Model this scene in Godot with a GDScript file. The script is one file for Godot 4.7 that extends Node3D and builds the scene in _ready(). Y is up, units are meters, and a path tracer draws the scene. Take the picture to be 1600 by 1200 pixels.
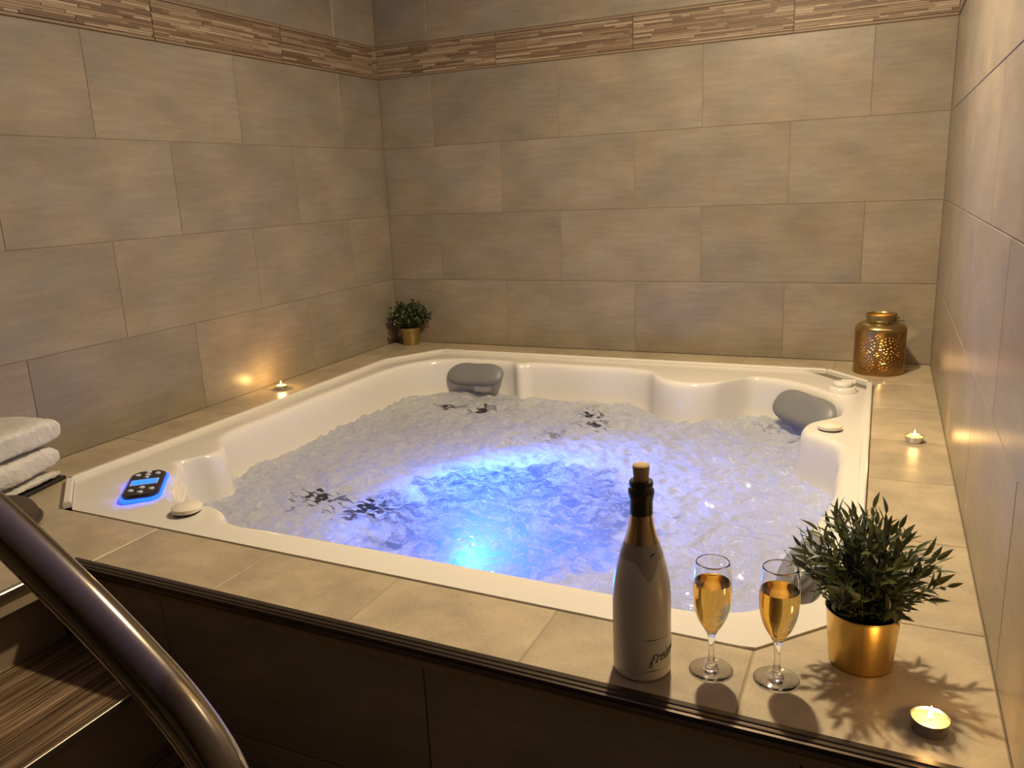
extends Node3D
# A tiled spa room with a sunken whirlpool tub, candles and champagne.

const D := 0.75            # height of the tiled deck above the floor
const W := 2.3265          # room width (x), left wall at x = 0, back wall at z = 0
const DEPTH := 9.0         # room depth (z)
const CEIL := 2.5
const WATER := D - 0.13
const TC := Vector2(1.18, 1.15)   # middle of the tub in plan (x, z)

var rng := RandomNumberGenerator.new()
var M := {}
var taken := {}
var rim_line := PackedVector2Array()   # inner outline of the tub in plan
var rim_r := PackedFloat32Array()

# ------------------------------------------------------------------ mesh helpers
func st_new() -> SurfaceTool:
	var s := SurfaceTool.new()
	s.begin(Mesh.PRIMITIVE_TRIANGLES)
	s.set_smooth_group(0)
	return s

# corners counter-clockwise as seen from the front
func quad(s: SurfaceTool, a: Vector3, b: Vector3, c: Vector3, d: Vector3) -> void:
	for v in [a, c, b, a, d, c]:
		s.add_vertex(v)

func quad_uv(s: SurfaceTool, p: Array, t: Array) -> void:
	for i in [0, 2, 1, 0, 3, 2]:
		s.set_uv(t[i])
		s.add_vertex(p[i])

func tri(s: SurfaceTool, a: Vector3, b: Vector3, c: Vector3) -> void:
	for v in [a, c, b]:
		s.add_vertex(v)

func obj(called: String, s: SurfaceTool, m: Material, parent: Node = self) -> MeshInstance3D:
	s.generate_normals()
	s.index()
	return put(called, s.commit(), m, parent)

func put(called: String, mesh: Mesh, m: Material, parent: Node = self) -> MeshInstance3D:
	var o := MeshInstance3D.new()
	o.name = called
	o.mesh = mesh
	o.material_override = m
	if parent == self:
		o.name = numbered(called)
	parent.add_child(o, true)
	return o

func numbered(called: String) -> String:
	if not taken.has(called):
		taken[called] = 0
		return called
	taken[called] += 1
	return "%s_%03d" % [called, taken[called]]

func tag(o: Node, label: String, category: String, group := "") -> void:
	o.set_meta("label", label)
	o.set_meta("category", category)
	if group:
		o.set_meta("group", group)

func thing(called: String, label: String, category: String, at := Vector3.ZERO, turn := 0.0, group := "") -> Node3D:
	var o := Node3D.new()
	o.name = numbered(called)
	add_child(o)
	o.position = at
	o.rotation.y = turn
	tag(o, label, category, group)
	return o

func struct(called: String, label: String, category: String) -> Node3D:
	var o := thing(called, label, category)
	o.set_meta("kind", "structure")
	return o

func box(s: SurfaceTool, lo: Vector3, hi: Vector3, c := 0.0) -> void:
	s.set_smooth_group(-1)
	if c <= 0.0:
		var v := []
		for i in 8:
			v.append(Vector3(hi.x if i & 1 else lo.x, hi.y if i & 2 else lo.y, hi.z if i & 4 else lo.z))
		quad(s, v[4], v[5], v[7], v[6])
		quad(s, v[1], v[0], v[2], v[3])
		quad(s, v[5], v[1], v[3], v[7])
		quad(s, v[0], v[4], v[6], v[2])
		quad(s, v[6], v[7], v[3], v[2])
		quad(s, v[0], v[1], v[5], v[4])
		return
	var rings := []
	for r in [[lo.y, c], [lo.y + c, 0.0], [hi.y - c, 0.0], [hi.y, c]]:
		var e: float = r[1]
		var y: float = r[0]
		rings.append([Vector3(lo.x + e, y, lo.z + e + (c - e)), Vector3(lo.x + e, y, hi.z - e - (c - e)), Vector3(lo.x + e + (c - e), y, hi.z - e), Vector3(hi.x - e - (c - e), y, hi.z - e), Vector3(hi.x - e, y, hi.z - e - (c - e)), Vector3(hi.x - e, y, lo.z + e + (c - e)), Vector3(hi.x - e - (c - e), y, lo.z + e), Vector3(lo.x + e + (c - e), y, lo.z + e)])
	for k in 3:
		for i in 8:
			var j := (i + 1) % 8
			quad(s, rings[k][i], rings[k][j], rings[k + 1][j], rings[k + 1][i])
	for k in [0, 3]:
		for i in range(1, 7):
			if k == 3:
				tri(s, rings[3][0], rings[3][i], rings[3][i + 1])
			else:
				tri(s, rings[0][0], rings[0][i + 1], rings[0][i])

# profile: points (radius, height) running up the outside; each array in "pieces" gets its own smoothing
func lathe(s: SurfaceTool, pieces: Array, seg := 40, t := Transform3D(), from := 0.0, to := TAU) -> void:
	for g in pieces.size():
		s.set_smooth_group(g + 1)
		var pr: PackedVector2Array = pieces[g]
		for i in pr.size() - 1:
			for k in seg:
				var a := from + (to - from) * k / seg
				var b := from + (to - from) * (k + 1) / seg
				if k == seg - 1 and is_equal_approx(to - from, TAU):
					b = from
				var p0 := t * Vector3(pr[i].x * cos(a), pr[i].y, pr[i].x * sin(a))
				var p1 := t * Vector3(pr[i + 1].x * cos(a), pr[i + 1].y, pr[i + 1].x * sin(a))
				var p2 := t * Vector3(pr[i + 1].x * cos(b), pr[i + 1].y, pr[i + 1].x * sin(b))
				var p3 := t * Vector3(pr[i].x * cos(b), pr[i].y, pr[i].x * sin(b))
				if pr[i].x < 1e-6:
					tri(s, p0, p1, p2)
				elif pr[i + 1].x < 1e-6:
					tri(s, p0, p1, p3)
				else:
					quad(s, p0, p1, p2, p3)

func smooth_line(pts: Array, n := 6) -> PackedVector2Array:
	var out := PackedVector2Array()
	for i in pts.size() - 1:
		var a: Vector2 = pts[maxi(i - 1, 0)]
		var b: Vector2 = pts[i]
		var c: Vector2 = pts[i + 1]
		var d: Vector2 = pts[mini(i + 2, pts.size() - 1)]
		for k in n:
			out.append(b.cubic_interpolate(c, a, d, float(k) / n))
	out.append(pts[-1])
	return out

func tube(s: SurfaceTool, path: PackedVector3Array, radii: Array, seg := 10, caps := true) -> void:
	s.set_smooth_group(0)
	var rings := []
	var up := Vector3(0.123, 0.31, 0.94).normalized()
	for i in path.size():
		var dir := (path[mini(i + 1, path.size() - 1)] - path[maxi(i - 1, 0)]).normalized()
		var u := (up - dir * up.dot(dir)).normalized()
		var v := dir.cross(u)
		up = u
		var r: float = radii[mini(i, radii.size() - 1)]
		var ring := PackedVector3Array()
		for k in seg:
			var a := TAU * k / seg
			ring.append(path[i] + u * (r * cos(a)) + v * (r * sin(a)))
		rings.append(ring)
	for i in path.size() - 1:
		for k in seg:
			var j := (k + 1) % seg
			quad(s, rings[i][k], rings[i][j], rings[i + 1][j], rings[i + 1][k])
	if caps:
		s.set_smooth_group(-1)
		for k in range(1, seg - 1):
			tri(s, rings[0][0], rings[0][k + 1], rings[0][k])
			tri(s, rings[-1][0], rings[-1][k], rings[-1][k + 1])
	s.set_smooth_group(0)

# a flat piece with the plan "poly" (x, z), bevelled along its upper edge
func prism(s: SurfaceTool, poly: PackedVector2Array, y0: float, y1: float, c := 0.0015, uv := Vector2.ZERO) -> void:
	s.set_smooth_group(-1)
	var q := poly.duplicate()
	if not Geometry2D.is_polygon_clockwise(q):
		q.reverse()
	var n := q.size()
	var inner := PackedVector2Array()
	for i in n:
		var e0 := (q[i] - q[(i + n - 1) % n]).normalized()
		var e1 := (q[(i + 1) % n] - q[i]).normalized()
		var n0 := Vector2(e0.y, -e0.x)
		var n1 := Vector2(e1.y, -e1.x)
		var m := n0 + n1
		m = m / maxf(0.3, m.dot(n0))
		inner.append(q[i] - m * c)
	if not Geometry2D.is_point_in_polygon(inner[0], q):
		for i in n:
			inner[i] = q[i] * 2.0 - inner[i]
	var turn := -1.0 if Geometry2D.is_polygon_clockwise(q) else 1.0
	for i in n:
		var j := (i + 1) % n
		var a := [Vector3(q[i].x, y0, q[i].y), Vector3(q[j].x, y0, q[j].y), Vector3(q[j].x, y1 - c, q[j].y), Vector3(q[i].x, y1 - c, q[i].y)]
		var b := [a[3], a[2], Vector3(inner[j].x, y1, inner[j].y), Vector3(inner[i].x, y1, inner[i].y)]
		for f in [a, b]:
			if turn > 0:
				f.reverse()
			quad_uv(s, f, f.map(func(w): return Vector2(w.x, w.z) + uv))
	var idx := Geometry2D.triangulate_polygon(inner)
	for i in range(0, idx.size(), 3):
		var v := []
		for k in 3:
			v.append(Vector3(inner[idx[i + k]].x, y1, inner[idx[i + k]].y))
		if (v[1] - v[0]).cross(v[2] - v[0]).y < 0:
			v.reverse()
		for k in [0, 2, 1]:
			s.set_uv(Vector2(v[k].x, v[k].z) + uv)
			s.add_vertex(v[k])

func rect(x0: float, z0: float, x1: float, z1: float) -> PackedVector2Array:
	return PackedVector2Array([Vector2(x0, z0), Vector2(x1, z0), Vector2(x1, z1), Vector2(x0, z1)])

# ------------------------------------------------------------------ textures and materials
func noise(freq: float, octaves := 4, sd := 1, kind := FastNoiseLite.TYPE_SIMPLEX_SMOOTH) -> FastNoiseLite:
	var n := FastNoiseLite.new()
	n.seed = sd
	n.noise_type = kind
	n.frequency = freq
	n.fractal_octaves = octaves
	if octaves <= 1:
		n.fractal_type = FastNoiseLite.FRACTAL_NONE
	return n

func picture(w: int, h: int, f: Callable, alpha := false) -> ImageTexture:
	var im := Image.create_empty(w, h, false, Image.FORMAT_RGBA8 if alpha else Image.FORMAT_RGB8)
	for y in h:
		for x in w:
			im.set_pixel(x, y, f.call(x, y))
	return ImageTexture.create_from_image(im)

# albedo given as linear reflectance
func lin(r: float, g: float, b: float, a := 1.0) -> Color:
	var c := Color(r, g, b).linear_to_srgb()
	c.a = a
	return c

func mat(called: String, c: Color, rough := 0.5, metal := 0.0) -> StandardMaterial3D:
	var m := StandardMaterial3D.new()
	m.resource_name = called
	m.albedo_color = c
	m.roughness = rough
	m.metallic = metal
	M[called] = m
	return m

func bumped(m: StandardMaterial3D, freq: float, depth_cm: float, scale := 1.0, sd := 3) -> void:
	var t := NoiseTexture2D.new()
	t.width = 512
	t.height = 512
	t.seamless = true
	t.noise = noise(freq, 4, sd)
	m.heightmap_enabled = true
	m.heightmap_texture = t
	m.heightmap_scale = depth_cm
	m.uv1_triplanar = true
	m.uv1_scale = Vector3.ONE * scale

func glow(called: String, c: Color, power: float) -> StandardMaterial3D:
	var m := mat(called, c, 0.4)
	m.emission_enabled = true
	m.emission = c
	m.emission_energy_multiplier = power
	return m

func make_materials() -> void:
	# cement-look wall tile: soft clouds and thin level streaks
	var n1 := noise(0.006, 4, 11)
	var n2 := noise(0.02, 3, 12)
	var n3 := noise(0.11, 2, 13)
	var tile_tex := picture(768, 768, func(x: int, y: int):
		var cloud := n1.get_noise_2d(x * 0.8, y * 1.5)
		var streak := n2.get_noise_2d(x * 0.45, y * 4.0)
		var grain := n3.get_noise_2d(x * 0.8, y * 3.0)
		var weave := n3.get_noise_2d(x * 4.0 + 900, y * 0.9)
		var v := 0.92 + 0.09 * cloud + 0.045 * streak + 0.025 * grain + 0.025 * weave
		var warm := 0.03 * n1.get_noise_2d(x + 3000, y)
		return Color(clampf(v + warm, 0, 1), clampf(v, 0, 1), clampf(v - warm * 1.5, 0, 1)))
	var deck_tex := picture(768, 768, func(x: int, y: int):
		var cloud := n1.get_noise_2d(x * 1.1 + 500, y * 1.1)
		var patch := n2.get_noise_2d(x * 0.9, y * 1.2)
		var grain := n3.get_noise_2d(x * 1.6, y * 1.6)
		var v := 0.92 + 0.10 * cloud + 0.06 * patch + 0.04 * grain
		return Color(clampf(v, 0, 1), clampf(v, 0, 1), clampf(v - 0.02 * cloud, 0, 1)))
	var fine := NoiseTexture2D.new()
	fine.width = 512
	fine.height = 512
	fine.seamless = true
	fine.noise = noise(0.05, 4, 21)
	for k in 4:
		var m := mat("wall_tile_%d" % k, lin(0.345, 0.292, 0.225) * [0.98, 1.0, 1.02, 0.96][k], 0.33)
		m.albedo_texture = tile_tex
		m.uv1_scale = Vector3(0.75, 0.75, 1)
		m.metallic_specular = 0.5
		m.heightmap_enabled = true
		m.heightmap_texture = fine
		m.heightmap_scale = 0.035
	for k in 3:
		var m := mat("deck_tile_%d" % k, lin(0.52, 0.43, 0.30) * [1.0, 0.97, 1.02][k], 0.36)
		m.albedo_texture = deck_tex
		m.uv1_scale = Vector3(0.9, 0.9, 1)
		m.heightmap_enabled = true
		m.heightmap_texture = fine
		m.heightmap_scale = 0.04
	mat("grout", lin(0.27, 0.225, 0.17), 0.9)
	mat("deck_grout", lin(0.33, 0.26, 0.17), 0.9)
	var b := mat("border", Color.WHITE, 0.55)
	b.vertex_color_use_as_albedo = true
	bumped(b, 0.05, 0.05, 4.0)
	# wood-look stair planks
	var w1 := noise(0.012, 3, 31)
	var w2 := noise(0.06, 3, 32)
	var wood_tex := picture(512, 1024, func(x: int, y: int):
		var v := w1.get_noise_2d(x * 3.0, y * 0.08) * 0.55 + w2.get_noise_2d(x * 2.4, y * 0.06) * 0.75
		var k := clampf(0.5 + v, 0.0, 1.0)
		return Color(0.25, 0.18, 0.12).lerp(Color(0.66, 0.56, 0.44), k))
	var wd := mat("stair_wood", Color.WHITE, 0.45)
	wd.albedo_texture = wood_tex
	wd.uv1_scale = Vector3(2.2, 1.0, 1)
	mat("riser", lin(0.30, 0.23, 0.15), 0.5)
	mat("plaster", lin(0.72, 0.66, 0.55), 0.85)

	mat("room_floor", lin(0.34, 0.27, 0.19), 0.5)
	mat("steel", lin(0.40, 0.35, 0.28), 0.12, 1.0)
	mat("step_trim", lin(0.42, 0.37, 0.30), 0.38, 1.0)
	mat("edge_trim", lin(0.095, 0.075, 0.058), 0.32, 0.85)
	mat("acrylic", lin(0.74, 0.71, 0.66), 0.16)
	mat("bead", lin(0.76, 0.73, 0.67), 0.3)
	mat("knob", lin(0.78, 0.72, 0.60), 0.45)
	mat("gap", lin(0.05, 0.045, 0.04), 0.8)
	mat("filler", lin(0.20, 0.18, 0.15), 0.8)
	var pl := mat("pillow", lin(0.20, 0.205, 0.215), 0.42)
	bumped(pl, 0.2, 0.01, 6.0)
	mat("jet", lin(0.012, 0.012, 0.014), 0.3)
	mat("jet_ring", lin(0.30, 0.31, 0.33), 0.3, 0.6)
	mat("panel_black", lin(0.008, 0.008, 0.012), 0.22)
	mat("panel_side", lin(0.03, 0.028, 0.03), 0.3, 0.3)
	mat("button", lin(0.55, 0.58, 0.75), 0.4)
	glow("panel_glow", Color(0.10, 0.30, 1.0), 3.2)
	glow("panel_screen", Color(0.18, 0.50, 0.98), 1.0)
	mat("panel_screen_frame", lin(0.45, 0.60, 0.75), 0.3)
	glow("led_lens", Color(0.05, 0.45, 1.0), 2.0)
	glow("downlight_lens", Color(1.0, 0.88, 0.68), 6.0)
	mat("white_metal", lin(0.8, 0.8, 0.78), 0.4)
	glow("flame", Color(1.0, 0.72, 0.32), 14.0)
	var wx := mat("wax", lin(0.82, 0.62, 0.16), 0.35)
	wx.subsurf_scatter_enabled = true
	wx.subsurf_scatter_strength = 0.4
	mat("cup", lin(0.75, 0.74, 0.72), 0.25, 1.0)
	mat("wick", lin(0.03, 0.025, 0.02), 0.9)
	var gp := mat("gold_pot", lin(0.70, 0.48, 0.16), 0.30, 1.0)
	bumped(gp, 0.4, 0.012, 8.0)
	mat("gold_pot_small", lin(0.52, 0.40, 0.17), 0.34, 1.0)
	mat("lantern_gold", lin(0.36, 0.235, 0.10), 0.27, 1.0)
	mat("lantern_neck", lin(0.50, 0.38, 0.17), 0.3, 1.0)
	mat("soil", lin(0.012, 0.01, 0.008), 0.95)
	for k in 3:
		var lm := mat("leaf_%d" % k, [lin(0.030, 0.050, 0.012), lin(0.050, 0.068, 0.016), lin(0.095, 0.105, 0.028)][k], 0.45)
		lm.backlight_enabled = true
		lm.backlight = Color(0.3, 0.3, 0.2)
	mat("stem", lin(0.05, 0.06, 0.02), 0.6)
	mat("small_leaf", lin(0.045, 0.065, 0.02), 0.5)
	mat("blossom", lin(0.50, 0.47, 0.27), 0.6)
	for k in 2:
		var tw := mat("towel_%d" % k, lin(0.86, 0.84, 0.80), 0.95)
		tw.rim_enabled = true
		tw.rim = 0.6
		bumped(tw, 0.12, 0.3, 9.0, 40 + k)
	var br := mat("brown_cloth", lin(0.070, 0.048, 0.031), 0.95)
	br.rim_enabled = true
	br.rim = 0.2
	bumped(br, 0.1, 0.25, 9.0, 44)
	mat("tray", lin(0.015, 0.013, 0.012), 0.5)
	mat("bottle_white", lin(0.66, 0.62, 0.55), 0.32)
	mat("neck_label", lin(0.40, 0.37, 0.32), 0.4)
	mat("foil", lin(0.62, 0.44, 0.26), 0.25, 1.0)
	mat("black_foil", lin(0.010, 0.009, 0.009), 0.4)
	var ck := mat("cork", lin(0.52, 0.36, 0.19), 0.85)
	bumped(ck, 0.2, 0.06, 14.0)
	mat("ink", lin(0.02, 0.02, 0.025), 0.5)
	mat("label_line", lin(0.22, 0.17, 0.10), 0.4, 0.5)
	var gl := mat("glass", Color(1, 1, 1, 0.0), 0.0)
	gl.transparency = BaseMaterial3D.TRANSPARENCY_ALPHA
	gl.refraction_enabled = true
	gl.refraction_scale = 0.05
	var ch := mat("champagne", Color(0.95, 0.74, 0.31, 0.0), 0.0)
	ch.transparency = BaseMaterial3D.TRANSPARENCY_ALPHA
	ch.refraction_enabled = true
	ch.refraction_scale = 0.034

# ------------------------------------------------------------------ room shell
func tile_mesh(w: float, h: float, uv: Vector2, t := 0.008, c := 0.0012) -> ArrayMesh:
	var s := st_new()
	s.set_smooth_group(-1)
	var o := [Vector2(0, 0), Vector2(w, 0), Vector2(w, h), Vector2(0, h)]
	var i := [Vector2(c, c), Vector2(w - c, c), Vector2(w - c, h - c), Vector2(c, h - c)]
	var at := func(p: Vector2, z: float): return Vector3(p.x, p.y, z)
	quad_uv(s, i.map(func(p): return at.call(p, 0.0)), i.map(func(p): return p + uv))
	for k in 4:
		var j := (k + 1) % 4
		quad_uv(s, [at.call(o[k], -c), at.call(o[j], -c), at.call(i[j], 0.0), at.call(i[k], 0.0)], [o[k] + uv, o[j] + uv, i[j] + uv, i[k] + uv])
		quad_uv(s, [at.call(o[k], -t), at.call(o[j], -t), at.call(o[j], -c), at.call(o[k], -c)], [o[k] + uv, o[j] + uv, o[j] + uv, o[k] + uv])
	s.generate_normals()
	s.index()
	return s.commit()

var tile_cache := {}

func tile_for(w: float, h: float) -> ArrayMesh:
	var key := "%.3f_%.3f_%d" % [w, h, rng.randi() % 4]
	if not tile_cache.has(key):
		tile_cache[key] = tile_mesh(w, h, Vector2(rng.randf() * 0.65, rng.randf() * 0.9))
	return tile_cache[key]

# a border tile: thin uneven strips of stone-coloured relief between two narrow mouldings
func border_mesh(w: float, h: float) -> ArrayMesh:
	var s := st_new()
	var rows := 15
	var tones := [Vector3(0.34, 0.255, 0.17), Vector3(0.27, 0.185, 0.12), Vector3(0.21, 0.14, 0.09), Vector3(0.42, 0.335, 0.235), Vector3(0.30, 0.22, 0.145), Vector3(0.18, 0.115, 0.075)]
	s.set_color(Color(0.24, 0.16, 0.10))
	box(s, Vector3(0, 0, -0.008), Vector3(w, h, -0.002))
	for k in 2:
		s.set_color(Color(0.27, 0.19, 0.125))
		var y := 0.0015 if k == 0 else h - 0.0105
		box(s, Vector3(0.0005, y, -0.002), Vector3(w - 0.0005, y + 0.009, 0.003), 0.0015)
	var y0 := 0.012
	var dy := (h - 0.024) / rows
	for r in rows:
		var x := 0.001
		while x < w - 0.002:
			var l := minf(rng.randf_range(0.03, 0.22), w - 0.001 - x)
			var tone: Vector3 = tones[rng.randi() % 6] * rng.randf_range(0.85, 1.12)
			s.set_color(Color(tone.x, tone.y, tone.z))
			box(s, Vector3(x, y0 + r * dy + 0.0004, -0.002), Vector3(x + l - 0.0008, y0 + (r + 1) * dy - 0.0004, rng.randf_range(-0.001, 0.003)))
			x += l
	s.generate_normals()
	s.index()
	return s.commit()

# wall tiles in a running bond. "frame" puts the wall's own x (along), y (up from the deck) into the room
func clad(parent: Node3D, frame: Transform3D, length: float, rows: Array, joints: Array) -> void:
	var g := 0.001
	for r in rows.size():
		var y0: float = rows[r][0]
		var y1: float = rows[r][1]
		var border: bool = rows[r].size() > 2
		var cuts := [0.0]
		for x in joints[r]:
			if x > 0.02 and x < length - 0.02:
				cuts.append(x)
		cuts.append(length)
		for i in cuts.size() - 1:
			var w: float = cuts[i + 1] - cuts[i] - 2 * g
			var h := y1 - y0 - 2 * g
			var o: MeshInstance3D
			if border:
				var key := "border_%.3f_%d" % [w, rng.randi() % 3]
				if not tile_cache.has(key):
					tile_cache[key] = border_mesh(w, h)
				o = put("border_tile", tile_cache[key], M.border, parent)
			else:
				o = put("tile", tile_for(w, h), M["wall_tile_%d" % (rng.randi() % 4)], parent)
			o.transform = frame * Transform3D(Basis(), Vector3(cuts[i] + g, y0 + g, 0.0))

func steps_from(first: float, step: float, last: float) -> Array:
	var out := []
	var x := first
	while x < last:
		out.append(x)
		x += step
	return out

func build_room() -> void:
	var rows := [[0.0, 0.301], [0.301, 0.601], [0.601, 0.902], [0.902, 1.206], [1.206, 1.346, true], [1.346, 1.646], [1.646, 1.75]]
	# back wall
	var wb := struct("wall_back", "beige tiled wall behind the tub with a striped brown border", "wall")
	var s := st_new()
	box(s, Vector3(-0.15, 0, -0.15), Vector3(W + 0.15, CEIL, -0.002))
	obj("wall_core", s, M.grout, wb)
	var odd := steps_from(0.597, 0.6, W)
	var even := steps_from(0.27, 0.6, W)
	clad(wb, Transform3D(Basis(), Vector3(0, D, 0)), W, rows, [odd, even, odd, even, odd, even, odd])
	# left wall: its own x runs from the near end towards the back wall
	var wl := struct("wall_left", "beige tiled side wall with striped border above the towels", "wall")
	s = st_new()
	box(s, Vector3(-0.15, 0, -0.0035), Vector3(-0.002, CEIL, DEPTH + 0.1))
	obj("wall_core", s, M.grout, wl)
	var near := 3.1
	var lo := steps_from(near - 0.033 - 0.6135 * 4, 0.6135, near)
	lo.push_front(near - 0.033 - 0.6135 * 5)
	var le := steps_from(near - 0.31 - 0.6135 * 4, 0.6135, near)
	var bl := steps_from(near - 0.038 - 0.6135 * 5, 0.6135, near)
	bl = bl.map(func(x): return x)
	clad(wl, Transform3D(Basis(Vector3(0, 0, -1), Vector3.UP, Vector3(1, 0, 0)), Vector3(0, D, near)), near, rows, [lo, le, lo, le, bl, le, lo])
	# right wall: its own x runs from the back wall towards the viewer
	var wr := struct("wall_right", "glossy beige tiled wall along the candle ledge", "wall")
	s = st_new()
	box(s, Vector3(W + 0.002, 0, -0.0035), Vector3(W + 0.15, CEIL, DEPTH + 0.1))
	obj("wall_core", s, M.grout, wr)
	var ro := steps_from(0.30, 0.6, 3.3)
	var re := steps_from(0.60, 0.6, 3.3)
	var rr := [[0.0, 0.301], [0.301, 0.601], [0.601, 0.902], [0.902, 1.206], [1.206, 1.346, true], [1.346, 1.646], [1.646, 1.75]]
	clad(wr, Transform3D(Basis(Vector3(0, 0, 1), Vector3.UP, Vector3(-1, 0, 0)), Vector3(W, D, 0)), 3.3, rr, [ro, re, ro, re, ro, re, ro])
	# the rest of the room, behind the viewer
	s = st_new()
	box(s, Vector3(-0.15, 0, DEPTH), Vector3(W + 0.15, CEIL, DEPTH + 0.1))
	var wf := obj("wall_front", s, M.plaster)
	tag(wf, "plain plastered wall facing the tub across the room", "wall")
	wf.set_meta("kind", "structure")
	s = st_new()
	box(s, Vector3(-0.15, -0.1, -0.15), Vector3(W + 0.15, 0, DEPTH + 0.1))
	var fl := obj("floor", s, M.room_floor)
	tag(fl, "dark brown room floor below the steps", "floor")
	fl.set_meta("kind", "structure")
	s = st_new()
	box(s, Vector3(-0.15, CEIL, -0.15), Vector3(W + 0.15, CEIL + 0.1, DEPTH + 0.1))
	var ce := obj("ceiling", s, M.plaster)
	tag(ce, "plain pale ceiling over the tub room", "ceiling")
	ce.set_meta("kind", "structure")

func downlight(x: float, z: float, energy: float) -> void:
	var t := thing("ceiling_downlight", "round warm ceiling downlight above the tub", "ceiling light", Vector3(x, CEIL, z))
	var s := st_new()
	lathe(s, [PackedVector2Array([Vector2(0.062, 0.0), Vector2(0.062, -0.006), Vector2(0.048, -0.012), Vector2(0.044, -0.008), Vector2(0.044, 0.0)])], 32)
	obj("bezel", s, M.white_metal, t)
	s = st_new()
	lathe(s, [PackedVector2Array([Vector2(0.0, -0.016), Vector2(0.02, -0.015), Vector2(0.043, -0.008), Vector2(0.043, -0.001)])], 32)
	obj("light_lens", s, M.downlight_lens, t)
	# the flat lens sends most of its light down, its rounded edge some of it sideways
	var l := AreaLight3D.new()
	l.name = "downlight_beam"
	l.light_color = lin(1.0, 0.80, 0.50)
	l.light_energy = energy * 0.92
	l.area_size = Vector2(0.075, 0.075)
	l.area_range = 8.0
	l.area_attenuation = 2.0
	l.area_normalize_energy = true
	l.shadow_enabled = true
	l.position = Vector3(0, -0.020, 0)
	l.rotation.x = -PI / 2
	t.add_child(l)
	var e := OmniLight3D.new()
	e.name = "downlight_edge"
	e.light_color = lin(1.0, 0.80, 0.50)
	e.light_energy = energy * 0.10
	e.light_size = 0.037
	e.omni_range = 8.0
	e.omni_attenuation = 2.0
	e.shadow_enabled = true
	e.position = Vector3(0, -0.06, 0)
	t.add_child(e)

# ------------------------------------------------------------------ deck, steps and handrail
func tub_edge() -> PackedVector2Array:
	return PackedVector2Array([Vector2(0.213, 1.968), Vector2(0.213, 0.45), Vector2(0.362, 0.195), Vector2(1.985, 0.212), Vector2(2.135, 0.375), Vector2(2.143, 1.985), Vector2(2.0, 2.142), Vector2(0.373, 2.099)])

func front_z(x: float) -> float:
	return 2.292 + (x - 0.65) * 0.0215

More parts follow.
